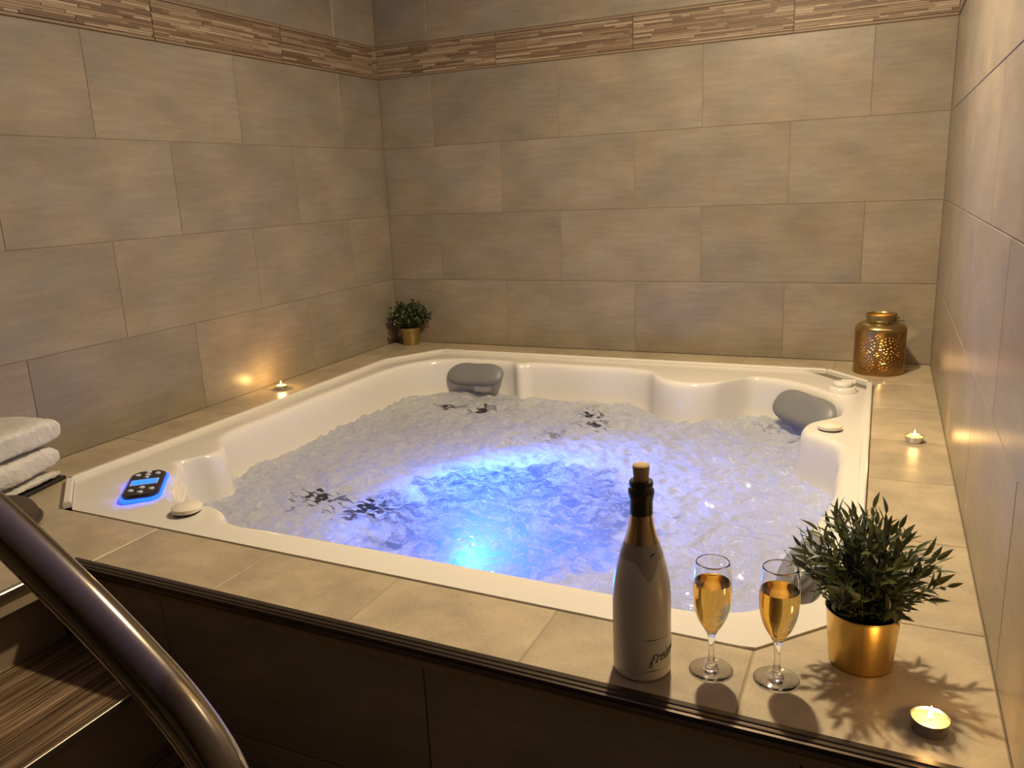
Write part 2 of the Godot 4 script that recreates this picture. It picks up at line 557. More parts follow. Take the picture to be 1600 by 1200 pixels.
func build_deck() -> void:
	var t := struct("platform", "raised beige tiled deck enclosing the whirlpool tub", "platform")
	var hole := tub_edge()
	# tiles of the ledges
	var pieces := []
	var bx := [0.0, 0.332, 0.664, 0.996, 1.328, 1.66, 2.0, W]
	for i in 7:
		pieces.append(rect(bx[i], 0, bx[i + 1], 0.325))
	var lz := [0.325, 0.65, 0.975, 1.30, 1.626, 1.965]
	for i in 5:
		pieces.append(rect(0, lz[i], 0.325, lz[i + 1]))
	var rz := [0.325, 0.65, 0.975, 1.302, 1.645, 1.98]
	for i in 5:
		pieces.append(rect(2.0, rz[i], W, rz[i + 1]))
	var fx := [0.70, 1.036, 1.345, 1.672, 2.0]
	for i in 4:
		pieces.append(PackedVector2Array([Vector2(fx[i], 1.9), Vector2(fx[i + 1], 1.9), Vector2(fx[i + 1], front_z(fx[i + 1])), Vector2(fx[i], front_z(fx[i]))]))
	pieces.append(PackedVector2Array([Vector2(2.0, 1.98), Vector2(W, 1.98), Vector2(W, front_z(W)), Vector2(2.0, front_z(2.0))]))
	pieces.append(PackedVector2Array([Vector2(0, 1.965), Vector2(0.70, 1.965), Vector2(0.70, front_z(0.7)), Vector2(0.65, 2.293), Vector2(0, 2.293)]))
	pieces.append(rect(0, 2.293, 0.65, 2.63))
	pieces.append(rect(0, 2.63, 0.65, 2.95))
	for q in pieces:
		for cut in Geometry2D.clip_polygons(q, hole):
			for shrunk in Geometry2D.offset_polygon(cut, -0.0013, Geometry2D.JOIN_MITER):
				if Geometry2D.is_polygon_clockwise(cut):
					continue
				var s := st_new()
				prism(s, shrunk, D - 0.010, D, 0.0012, Vector2(rng.randf() * 0.5, rng.randf() * 0.5))
				obj("deck_tile", s, M["deck_tile_%d" % (rng.randi() % 3)], t)
	# bed of mortar under the tiles
	var outer := PackedVector2Array([Vector2(0, 0), Vector2(W, 0), Vector2(W, front_z(W) - 0.008), Vector2(0.65, 2.285), Vector2(0.645, 2.29), Vector2(0.645, 2.945), Vector2(0, 2.945)])
	var mortar := st_new()
	# four strips round the opening, so that no polygon has a hole
	for strip in [rect(0, 0, 0.9, 1.15), rect(0.9, 0, 1.6, 1.15), rect(1.6, 0, W, 1.15), rect(0, 1.15, 0.9, 3.0), rect(0.9, 1.15, 1.6, 3.0), rect(1.6, 1.15, W, 3.0)]:
		for a in Geometry2D.intersect_polygons(strip, outer):
			for b in Geometry2D.clip_polygons(a, hole):
				prism(mortar, b, D - 0.05, D - 0.0015, 0.0001)
	obj("mortar_bed", mortar, M.deck_grout, t)
	# front panel: tiles under the edge, facing the room
	var s := st_new()
	box(s, Vector3(0.52, 0, 2.20), Vector3(W, D - 0.05, 2.272))
	obj("front_core", s, M.grout, t)
	var fz := 2.283
	var cols := [0.60, 0.885, 1.485, 2.085, W]
	for i in 4:
		for r in [[0.0, 0.132], [0.132, 0.434], [0.434, D - 0.012]]:
			var o := put("front_tile", tile_for(cols[i + 1] - cols[i] - 0.0026, r[1] - r[0] - 0.0026), M["wall_tile_%d" % (rng.randi() % 4)], t)
			o.transform = Transform3D(Basis(Vector3.UP, -0.0), Vector3(cols[i] + 0.0013, r[0] + 0.0013, fz + 0.0))
	# ribbed dark metal profile along the front edge
	s = st_new()
	s.set_smooth_group(-1)
	var prof := [Vector2(-0.012, 0.0015), Vector2(-0.002, 0.002), Vector2(0.0, 0.0), Vector2(0.006, 0.0), Vector2(0.0075, -0.002), Vector2(0.0095, -0.002), Vector2(0.011, 0.0), Vector2(0.014, -0.001), Vector2(0.0155, -0.006), Vector2(0.0135, -0.0075), Vector2(0.0155, -0.009), Vector2(0.0155, -0.016), Vector2(0.0125, -0.020), Vector2(-0.012, -0.020)]
	sweep(s, prof, Vector3(0.652, D, front_z(0.652)), Vector3(W, D, front_z(W)))
	obj("edge_profile", s, M.edge_trim, t)
	# metal profile along the landing, towards the steps
	s = st_new()
	s.set_smooth_group(-1)
	sweep(s, [Vector2(-0.008, 0.001), Vector2(0.004, 0.001), Vector2(0.006, -0.001), Vector2(0.006, -0.011), Vector2(-0.008, -0.011)], Vector3(0.65, D, 2.95), Vector3(0.65, D, 2.315))
	obj("landing_profile", s, M.step_trim, t)
	s = st_new()
	box(s, Vector3(0.0, 0, 2.29), Vector3(0.585, D - 0.011, 2.94))
	obj("landing_core", s, M.riser, t)

# a straight moulding: profile (out to the right of travel, up)
func sweep(s: SurfaceTool, prof: Array, a: Vector3, b: Vector3) -> void:
	var dir := (b - a).normalized()
	var side := dir.cross(Vector3.UP)
	var n := prof.size()
	for i in n:
		var p: Vector2 = prof[i]
		var q: Vector2 = prof[(i + 1) % n]
		quad(s, a + side * p.x + Vector3.UP * p.y, b + side * p.x + Vector3.UP * p.y, b + side * q.x + Vector3.UP * q.y, a + side * q.x + Vector3.UP * q.y)
	for e in [[a, 1], [b, -1]]:
		for i in range(1, n - 1):
			var v := [prof[0], prof[i], prof[i + 1]].map(func(w): return e[0] + side * w.x + Vector3.UP * w.y)
			if e[1] > 0:
				tri(s, v[0], v[1], v[2])
			else:
				tri(s, v[0], v[2], v[1])

func build_steps() -> void:
	var t := thing("steps", "brown wood-look steps with metal nosings beside the tub deck", "steps", Vector3.ZERO)
	var z0 := 2.285
	var z1 := 2.95
	var edges := [0.905, 1.225, 1.545]
	var back := [0.585, 0.86, 1.18]
	for i in 3:
		var y: float = D - 0.1875 * (i + 1)
		var x0: float = back[i]
		var x1: float = edges[i]
		var s := st_new()
		s.set_smooth_group(-1)
		var b0 := Vector2(rng.randf(), rng.randf())
		box_uv(s, Vector3(x0, y - 0.012, z0 + 0.001), Vector3(x1 - 0.006, y, z1), b0)
		obj("tread", s, M.stair_wood, t)
		s = st_new()
		box(s, Vector3(x1 - 0.006, y - 0.013, z0 + 0.001), Vector3(x1, y + 0.0015, z1), 0.001)
		obj("nosing", s, M.step_trim, t)
		s = st_new()
		box(s, Vector3(0.59 if i == 0 else x0 - 0.27, 0.0, z0 + 0.003), Vector3(x1 - 0.045, y - 0.0125, z1 - 0.01))
		obj("riser", s, M.riser, t)

func box_uv(s: SurfaceTool, lo: Vector3, hi: Vector3, uv: Vector2) -> void:
	var v := []
	for i in 8:
		v.append(Vector3(hi.x if i & 1 else lo.x, hi.y if i & 2 else lo.y, hi.z if i & 4 else lo.z))
	for f in [[4, 5, 7, 6], [1, 0, 2, 3], [5, 1, 3, 7], [0, 4, 6, 2], [6, 7, 3, 2], [0, 1, 5, 4]]:
		var p: Array = f.map(func(k): return v[k])
		quad_uv(s, p, p.map(func(w): return Vector2(w.x + w.y, w.z) + uv))

func build_handrail() -> void:
	var z := 2.8
	var t := thing("handrail", "polished steel tube handrail curving down beside the steps", "handrail", Vector3(0, 0, z))
	var key := [Vector2(0.0, 0.80), Vector2(0.30, 0.80), Vector2(0.50, 0.80), Vector2(0.60, 0.79), Vector2(0.70, 0.745), Vector2(0.85, 0.655), Vector2(1.0, 0.565), Vector2(1.15, 0.475), Vector2(1.303, 0.383), Vector2(1.396, 0.322), Vector2(1.442, 0.289), Vector2(1.482, 0.258), Vector2(1.518, 0.228), Vector2(1.550, 0.194), Vector2(1.574, 0.158), Vector2(1.590, 0.115), Vector2(1.598, 0.06), Vector2(1.600, 0.0), Vector2(1.600, -0.3), Vector2(1.600, -0.745)]
	var path := PackedVector3Array()
	for p in smooth_line(key, 8):
		path.append(Vector3(p.x + 0.004, p.y + D, 0))
	var s := st_new()
	tube(s, path, [0.0245], 36)
	obj("rail_tube", s, M.steel, t)
	s = st_new()
	lathe(s, [PackedVector2Array([Vector2(0.05, 0.0), Vector2(0.05, 0.006)]), PackedVector2Array([Vector2(0.05, 0.006), Vector2(0.0245, 0.009), Vector2(0.0, 0.009)])], 36, Transform3D(Basis(), Vector3(1.604, 0, 0)))
	obj("foot_flange", s, M.steel, t)
	s = st_new()
	lathe(s, [PackedVector2Array([Vector2(0.05, 0.0), Vector2(0.05, 0.006)]), PackedVector2Array([Vector2(0.05, 0.006), Vector2(0.0245, 0.009), Vector2(0.0, 0.009)])], 36, Transform3D(Basis(Vector3(0, 0, 1), -PI / 2), Vector3(0.0, D + 0.80, 0)))
	obj("wall_flange", s, M.steel, t)

# ------------------------------------------------------------------ the tub
func make_rim_line() -> void:
	var c := [Vector2(.325, 1.50), Vector2(.318, 1.3), Vector2(.315, 1.05), Vector2(.318, .82), Vector2(.324, .62), Vector2(.352, .49), Vector2(.42, .39), Vector2(.52, .342), Vector2(.66, .335), Vector2(.77, .345), Vector2(.815, .372), Vector2(.85, .348), Vector2(.90, .342), Vector2(1.1, .345), Vector2(1.3, .352), Vector2(1.36, .375), Vector2(1.42, .46), Vector2(1.49, .51), Vector2(1.56, .522), Vector2(1.63, .495), Vector2(1.69, .43), Vector2(1.75, .372), Vector2(1.82, .385), Vector2(1.90, .43), Vector2(1.98, .505), Vector2(2.04, .61), Vector2(2.068, .72), Vector2(2.06, .80), Vector2(2.02, .855), Vector2(1.985, .90), Vector2(1.976, .95), Vector2(1.99, 1.0), Vector2(2.035, 1.045), Vector2(2.07, 1.085), Vector2(2.084, 1.15), Vector2(2.088, 1.3), Vector2(2.088, 1.45), Vector2(2.075, 1.56), Vector2(2.055, 1.65), Vector2(2.035, 1.75), Vector2(2.03, 1.86), Vector2(2.025, 1.95), Vector2(1.99, 2.03), Vector2(1.92, 2.066), Vector2(1.75, 2.064), Vector2(1.5, 2.058), Vector2(1.2, 2.052), Vector2(.95, 2.052), Vector2(.85, 2.05), Vector2(.81, 2.035), Vector2(.775, 2.005), Vector2(.72, 1.985), Vector2(.665, 1.99), Vector2(.62, 1.985), Vector2(.57, 1.955), Vector2(.484, 1.868), Vector2(.42, 1.80), Vector2(.388, 1.765), Vector2(.40, 1.73), Vector2(.425, 1.69), Vector2(.428, 1.65), Vector2(.40, 1.61), Vector2(.35, 1.565)]
	var n := c.size()
	for i in n:
		var a: Vector2 = c[(i + n - 1) % n]
		var b: Vector2 = c[i]
		var d: Vector2 = c[(i + 1) % n]
		var e: Vector2 = c[(i + 2) % n]
		var steps := maxi(4, int(b.distance_to(d) / 0.02))
		var ta := maxf(a.distance_to(b), 1e-3)
		var tb := b.distance_to(d)
		var td := maxf(d.distance_to(e), 1e-3)
		for k in steps:
			rim_line.append(b.cubic_interpolate_in_time(d, a, e, float(k) / steps, tb, -ta, tb + td))
	for p in rim_line:
		rim_r.append(p.distance_to(TC))

func build_tub() -> void:
	var t := thing("whirlpool_tub", "white acrylic whirlpool tub sunk into the tiled deck", "hot tub", Vector3.ZERO)
	var edge := tub_edge()
	# the shell leaves a gap to the trim in one corner
	edge[3] = Vector2(1.925, 0.212)
	edge[4] = Vector2(2.137, 0.445)
	var n := rim_line.size()
	var soft := PackedFloat32Array()
	for i in n:
		var sum := 0.0
		for k in range(-14, 15):
			sum += rim_r[(i + k + n) % n]
		soft.append(sum / 29.0)
	var rings := []
	for i in 2:
		rings.append(PackedVector3Array())
	var prof := [Vector2(-0.016, 0.008), Vector2(-0.004, 0.008), Vector2(0.004, 0.006), Vector2(0.011, 0.0), Vector2(0.016, -0.010), Vector2(0.019, -0.03), Vector2(0.022, -0.06), Vector2(0.026, -0.10), Vector2(0.03, -0.14), Vector2(0.06, -0.18), Vector2(0.14, -0.26), Vector2(0.22, -0.34), Vector2(0.26, -0.42), Vector2(0.29, -0.44)]
	for k in prof.size() + 4:
		rings.append(PackedVector3Array())
	for i in n:
		var dir := (rim_line[i] - TC).normalized()
		var far := TC + dir * 3.0
		var r_edge := 3.0
		var front := false
		for k in 8:
			var hit = Geometry2D.segment_intersects_segment(TC, far, edge[k], edge[(k + 1) % 8])
			if hit != null:
				if TC.distance_to(hit) < r_edge:
					r_edge = TC.distance_to(hit)
					front = k in [5, 6]
		r_edge -= 0.003 if front else 0.0190
		var rr := rim_r[i]
		var rows := [Vector2(r_edge, -0.03), Vector2(r_edge, 0.0015 if front else 0.005)]
		for k in prof.size():
			var d: float = prof[k].x
			var w := clampf((d - 0.03) / 0.12, 0.0, 1.0)
			var r0 := lerpf(rr, soft[i], w)
			var r := minf(r0 - d, r_edge - 0.006 + 0.0001 * k)
			rows.append(Vector2(r, prof[k].y))
		rows.append(Vector2(0.27, -0.45))
		rows.append(Vector2(0.25, -0.47))
		rows.append(Vector2(0.22, -0.60))
		rows.append(Vector2(0.19, -0.62))
		for k in rows.size():
			var p: Vector2 = TC + dir * rows[k].x
			rings[k].append(Vector3(p.x, D + rows[k].y, p.y))
	var s := st_new()
	for k in rings.size() - 1:
		s.set_smooth_group(2 if k < 1 else 1)
		for i in n:
			var j := (i + 1) % n
			quad(s, rings[k][i], rings[k + 1][i], rings[k + 1][j], rings[k][j])
	for i in n:
		tri(s, rings[-1][i], Vector3(TC.x, D - 0.62, TC.y), rings[-1][(i + 1) % n])
	obj("shell", s, M.acrylic, t)
	# white trim lengths round the rim
	var e := tub_edge()
	var run := [7, 0, 1, 2, 3, 4, 5, 6]
	for k in 7:
		var a := e[run[k]]
		var b := e[run[k + 1]]
		if k == 6:
			continue
		s = st_new()
		s.set_smooth_group(-1)
		var l := (b - a).normalized()
		var a3 := Vector3(a.x, D, a.y)
		var b3 := Vector3(b.x, D, b.y)
		var ext := Vector3(l.x, 0, l.y) * 0.0005
		sweep(s, [Vector2(-0.001, 0.0004), Vector2(-0.001, 0.013), Vector2(0.002, 0.016), Vector2(0.0145, 0.016), Vector2(0.0175, 0.013), Vector2(0.0175, 0.0085), Vector2(0.0175, 0.0004)], a3 - ext, b3 + ext)
		obj("rim_trim", s, M.bead, t)
	# dark filler seen in the open corner
	s = st_new()
	prism(s, PackedVector2Array([Vector2(1.85, 0.225), Vector2(1.983, 0.222), Vector2(2.128, 0.378), Vector2(2.128, 0.50)]), D - 0.03, D + 0.0005)
	obj("corner_filler", s, M.filler, t)
	# headrests
	pillow(t, Vector3(0.612, D - 0.048, 0.378), Vector3(-0.08, 0.70, 0.72), Vector3(1, 0, 0.05), 0.27, 0.115, 0.052)
	pillow(t, Vector3(1.935, D - 0.048, 0.575), Vector3(-0.55, 0.62, 0.55), Vector3(0.68, 0, 0.72), 0.285, 0.125, 0.06)
	pillow(t, Vector3(2.035, D + 0.0, 1.842), Vector3(-0.78, 0.62, -0.10), Vector3(0.12, 0.0, 0.99), 0.28, 0.13, 0.05)
	# mounting tab below the headrest by the potted plant
	s = st_new()
	box(s, Vector3(0.61, D - 0.118, 0.33), Vector3(0.68, D - 0.088, 0.392), 0.004)
	obj("headrest_tab", s, M.acrylic, t)
	# pale ledge in the hollow between the control panel and the arm rest
	s = st_new()
	prism(s, PackedVector2Array([Vector2(0.385, 1.775), Vector2(0.42, 1.79), Vector2(0.455, 1.812), Vector2(0.495, 1.838), Vector2(0.535, 1.872), Vector2(0.572, 1.914), Vector2(0.596, 1.955), Vector2(0.605, 1.99), Vector2(0.57, 1.97), Vector2(0.47, 1.865)]), D - 0.10, D - 0.018, 0.004)
	obj("corner_ledge", s, M.knob, t)
	# air knobs
	for q in [[Vector3(0.702, D + 0.008, 2.026), 0.034], [Vector3(2.035, D + 0.008, 0.955), 0.033]]:
		var kn := Node3D.new()
		kn.name = "air_knob"
		t.add_child(kn, true)
		kn.position = q[0]
		var r: float = q[1]
		s = st_new()
		lathe(s, [PackedVector2Array([Vector2(r * 0.9, 0.0), Vector2(r * 0.9, 0.005)])], 40)
		obj("base_ring", s, M.gap, kn)
		s = st_new()
		lathe(s, [PackedVector2Array([Vector2(0.0, 0.0045), Vector2(r, 0.0045)]), PackedVector2Array([Vector2(r, 0.0045), Vector2(r * 1.0, 0.013)]), PackedVector2Array([Vector2(r, 0.013), Vector2(r - 0.003, 0.0155), Vector2(0.0, 0.0165)])], 40)
		obj("cap", s, M.knob, kn)
	# diverter handle in the corner
	var dv := Node3D.new()
	dv.name = "diverter_valve"
	t.add_child(dv, true)
	dv.position = Vector3(2.045, D + 0.007, 0.505)
	s = st_new()
	lathe(s, [PackedVector2Array([Vector2(0.046, 0.0), Vector2(0.043, 0.012), Vector2(0.036, 0.018), Vector2(0.0, 0.02)])], 40)
	obj("collar", s, M.acrylic, dv)
	s = st_new()
	lathe(s, [PackedVector2Array([Vector2(0.030, 0.019), Vector2(0.032, 0.028), Vector2(0.026, 0.034), Vector2(0.0, 0.035)])], 40)
	box(s, Vector3(-0.005, 0.028, -0.006), Vector3(0.042, 0.040, 0.006), 0.003)
	obj("handle", s, M.acrylic, dv)
	# jets under the water
	for j in [[0.512, -0.183, 0.416, 0.036, 0], [0.654, -0.190, 0.397, 0.034, 0], [1.141, -0.169, 0.398, 0.034, 0], [1.157, -0.206, 0.436, 0.032, 0], [0.470, -0.270, 1.283, 0.045, 0], [0.543, -0.352, 1.117, 0.048, 0], [1.798, -0.160, 0.428, 0.026, 1], [1.894, -0.176, 0.506, 0.026, 1], [0.986, -0.250, 0.470, 0.03, 1]]:
		var jt := Node3D.new()
		jt.name = "jet"
		t.add_child(jt, true)
		var at := Vector3(j[0], D + j[1], j[2])
		var inward := Vector3(TC.x - at.x, 0, TC.y - at.z).normalized()
		var nrm := (inward * 0.72 + Vector3.UP * 0.72).normalized()
		var xx := nrm.cross(Vector3(0.2, 0.1, 0.97)).normalized()
		jt.transform = Transform3D(Basis(xx, nrm, xx.cross(nrm)), at)
		var r: float = j[3]
		s = st_new()
		lathe(s, [PackedVector2Array([Vector2(r, -0.006), Vector2(r, 0.005), Vector2(r * 0.86, 0.009), Vector2(r * 0.72, 0.006)])], 28)
		obj("escutcheon", s, M.jet_ring if j[4] else M.jet, jt)
		s = st_new()
		lathe(s, [PackedVector2Array([Vector2(r * 0.74, 0.006), Vector2(r * 0.4, 0.003), Vector2(r * 0.34, 0.008), Vector2(r * 0.18, 0.008), Vector2(r * 0.16, 0.002), Vector2(0.0, 0.002)])], 28)
		obj("nozzle", s, M.jet, jt)
	control_panel(t)
	underwater_lamp(t, Vector3(0.955, D - 0.475, 1.195), Vector3(0.78, 0.46, 0.40), LED)

func underwater_lamp(t: Node3D, at: Vector3, face: Vector3, power: float) -> void:
	var lm := Node3D.new()
	lm.name = "underwater_lamp"
	t.add_child(lm, true)
	var out := face.normalized()
	var lx := out.cross(Vector3.UP).normalized()
	lm.transform = Transform3D(Basis(lx, out, lx.cross(out)), at)
	var s := st_new()
	lathe(s, [PackedVector2Array([Vector2(0.055, -0.012), Vector2(0.055, 0.004), Vector2(0.043, 0.010)])], 32)
	obj("lamp_ring", s, M.white_metal, lm)
	s = st_new()
	lathe(s, [PackedVector2Array([Vector2(0.045, 0.006), Vector2(0.036, 0.014), Vector2(0.018, 0.018), Vector2(0.0, 0.019)])], 32)
	obj("lamp_lens", s, M.led_lens, lm)
	var l := SpotLight3D.new()
	l.name = "underwater_lamp_beam"
	l.light_color = lin(0.02, 0.15, 1.0)
	l.light_energy = power
	l.spot_angle = 78.0
	l.spot_angle_attenuation = 0.7
	l.spot_range = 6.0
	l.spot_attenuation = 2.0
	l.light_size = 0.03
	l.shadow_enabled = true
	l.position = Vector3(0, 0.035, 0)
	l.rotation.x = PI / 2
	lm.add_child(l)

func pillow(t: Node3D, at: Vector3, face: Vector3, along: Vector3, w: float, h: float, thick: float) -> void:
	var z := face.normalized()
	var x := (along - z * along.dot(z)).normalized()
	var y := z.cross(x)
	var frame := Transform3D(Basis(x, y, z), at)
	var s := st_new()
	var nu := 40
	var nv := 16
	var grid := []
	for j in nv + 1:
		var ring := PackedVector3Array()
		var v := -PI / 2 + PI * j / nv
		for i in nu:
			var a := TAU * i / nu
			var cv := pow(absf(cos(v)), 0.55)
			var px := signf(cos(a)) * pow(absf(cos(a)), 0.72) * cv * w / 2
			var py := signf(sin(a)) * pow(absf(sin(a)), 0.8) * cv * h / 2
			# waisted outline, a dip in the upper edge and a hollow in the face
			var waist := exp(-pow(px / (w * 0.22), 2.0))
			py *= 1.0 - 0.10 * waist
			var pz := sin(v) * thick / 2
			if pz > 0:
				pz *= 1.0 - 0.35 * waist * (1.0 - absf(py) / h)
			ring.append(frame * Vector3(px, py, pz))
		grid.append(ring)
	for j in nv:
		for i in nu:
			var k := (i + 1) % nu
			quad(s, grid[j][i], grid[j][k], grid[j + 1][k], grid[j + 1][i])
	obj("headrest", s, M.pillow, t)

func rounded_plate(s: SurfaceTool, hw: float, hl: float, y0: float, y1: float, bevel: float) -> void:
	# straight long sides, bowed short ends
	var pts := []
	for q in 4:
		var sx := 1.0 if q in [0, 3] else -1.0
		var sz := 1.0 if q in [0, 1] else -1.0
		var list := []
		for k in 7:
			var a := (PI / 2) * k / 6.0
			list.append(Vector2(sx * (hw - 0.018 + 0.018 * cos(a)), sz * (hl - 0.030 + 0.018 * sin(a))))
		if q in [1, 3]:
			list.reverse()
		pts.append_array(list)
	var ring := []
	for p in pts:
		var bow := 0.014 * (1.0 - pow(p.x / hw, 2.0))
		ring.append(Vector2(p.x, p.y + signf(p.y) * bow))
	# order round: right-front, left-front, left-back, right-back
	var n := ring.size()
	for i in n:
		var j := (i + 1) % n
		var a: Vector2 = ring[i]
		var b: Vector2 = ring[j]
		var a2 := a * (1.0 - bevel / hw)
		var b2 := b * (1.0 - bevel / hw)
		s.set_smooth_group(-1)
		quad(s, Vector3(b.x, y0, b.y), Vector3(a.x, y0, a.y), Vector3(a.x, y1 - bevel * 0.6, a.y), Vector3(b.x, y1 - bevel * 0.6, b.y))
		quad(s, Vector3(b.x, y1 - bevel * 0.6, b.y), Vector3(a.x, y1 - bevel * 0.6, a.y), Vector3(a2.x, y1, a2.y), Vector3(b2.x, y1, b2.y))
		tri(s, Vector3(b2.x, y1, b2.y), Vector3(a2.x, y1, a2.y), Vector3(0, y1, 0))

func control_panel(t: Node3D) -> void:
	var p := Node3D.new()
	p.name = "control_panel"
	t.add_child(p, true)
	# its long axis (z) runs along the slanting corner
	p.position = Vector3(0.474, D + 0.008, 1.944)
	p.rotation.y = atan2(0.14, 0.165)
	var s := st_new()
	rounded_plate(s, 0.048, 0.103, 0.0, 0.008, 0.003)
	obj("glow_bezel_light", s, M.panel_glow, p)
	s = st_new()
	rounded_plate(s, 0.043, 0.098, 0.008, 0.015, 0.004)
	obj("keypad_body", s, M.panel_side, p)
	s = st_new()
	rounded_plate(s, 0.0385, 0.0945, 0.0148, 0.0162, 0.0008)
	obj("keypad_face", s, M.panel_black, p)
	s = st_new()
	box(s, Vector3(-0.033, 0.0160, -0.022), Vector3(0.033, 0.0174, 0.020), 0.0004)
	obj("screen_frame", s, M.panel_screen_frame, p)
	s = st_new()
	box(s, Vector3(-0.0305, 0.0172, -0.0195), Vector3(0.0305, 0.0178, 0.0175))
	obj("screen", s, M.panel_screen, p)
	for q in [Vector2(0, -0.080), Vector2(-0.024, -0.062), Vector2(0.024, -0.062), Vector2(0, -0.058), Vector2(0, -0.038), Vector2(0, 0.040), Vector2(-0.024, 0.056), Vector2(0.024, 0.056), Vector2(0, 0.073)]:
		s = st_new()
		var r := 0.0072 if q.x != 0.0 or absf(q.y) > 0.039 else 0.0055
		lathe(s, [PackedVector2Array([Vector2(r, 0.016), Vector2(r, 0.0178), Vector2(r * 0.7, 0.0192), Vector2(0, 0.0196)])], 16, Transform3D(Basis(), Vector3(q.x, 0, q.y)))
		obj("button", s, M.button, p)
	# the lit bezel shines sideways onto the rim
	for side in [-1.0, 1.0]:
		for along in [-0.055, 0.055]:
			var l := OmniLight3D.new()
			l.name = "bezel_light"
			l.light_color = lin(0.04, 0.10, 1.0)
			l.light_energy = 0.00016
			l.light_size = 0.01
			l.omni_range = 5.0
			l.omni_attenuation = 2.0
			l.shadow_enabled = true
			l.position = Vector3(side * 0.062, 0.011, along)
			p.add_child(l, true)

# ------------------------------------------------------------------ water
const HOLES := [[0.611, 0.592, 0.075, 0.045], [0.758, 0.600, 0.060, 0.05], [1.190, 0.535, 0.075, 0.045], [1.235, 0.665, 0.075, 0.06], [0.715, 1.575, 0.085, 0.07], [0.893, 1.597, 0.10, 0.075], [1.812, 0.534, 0.045, 0.035, 0.5], [1.908, 0.654, 0.045, 0.035, 0.5], [1.135, 0.83, 0.06, 0.05, 0.45]]

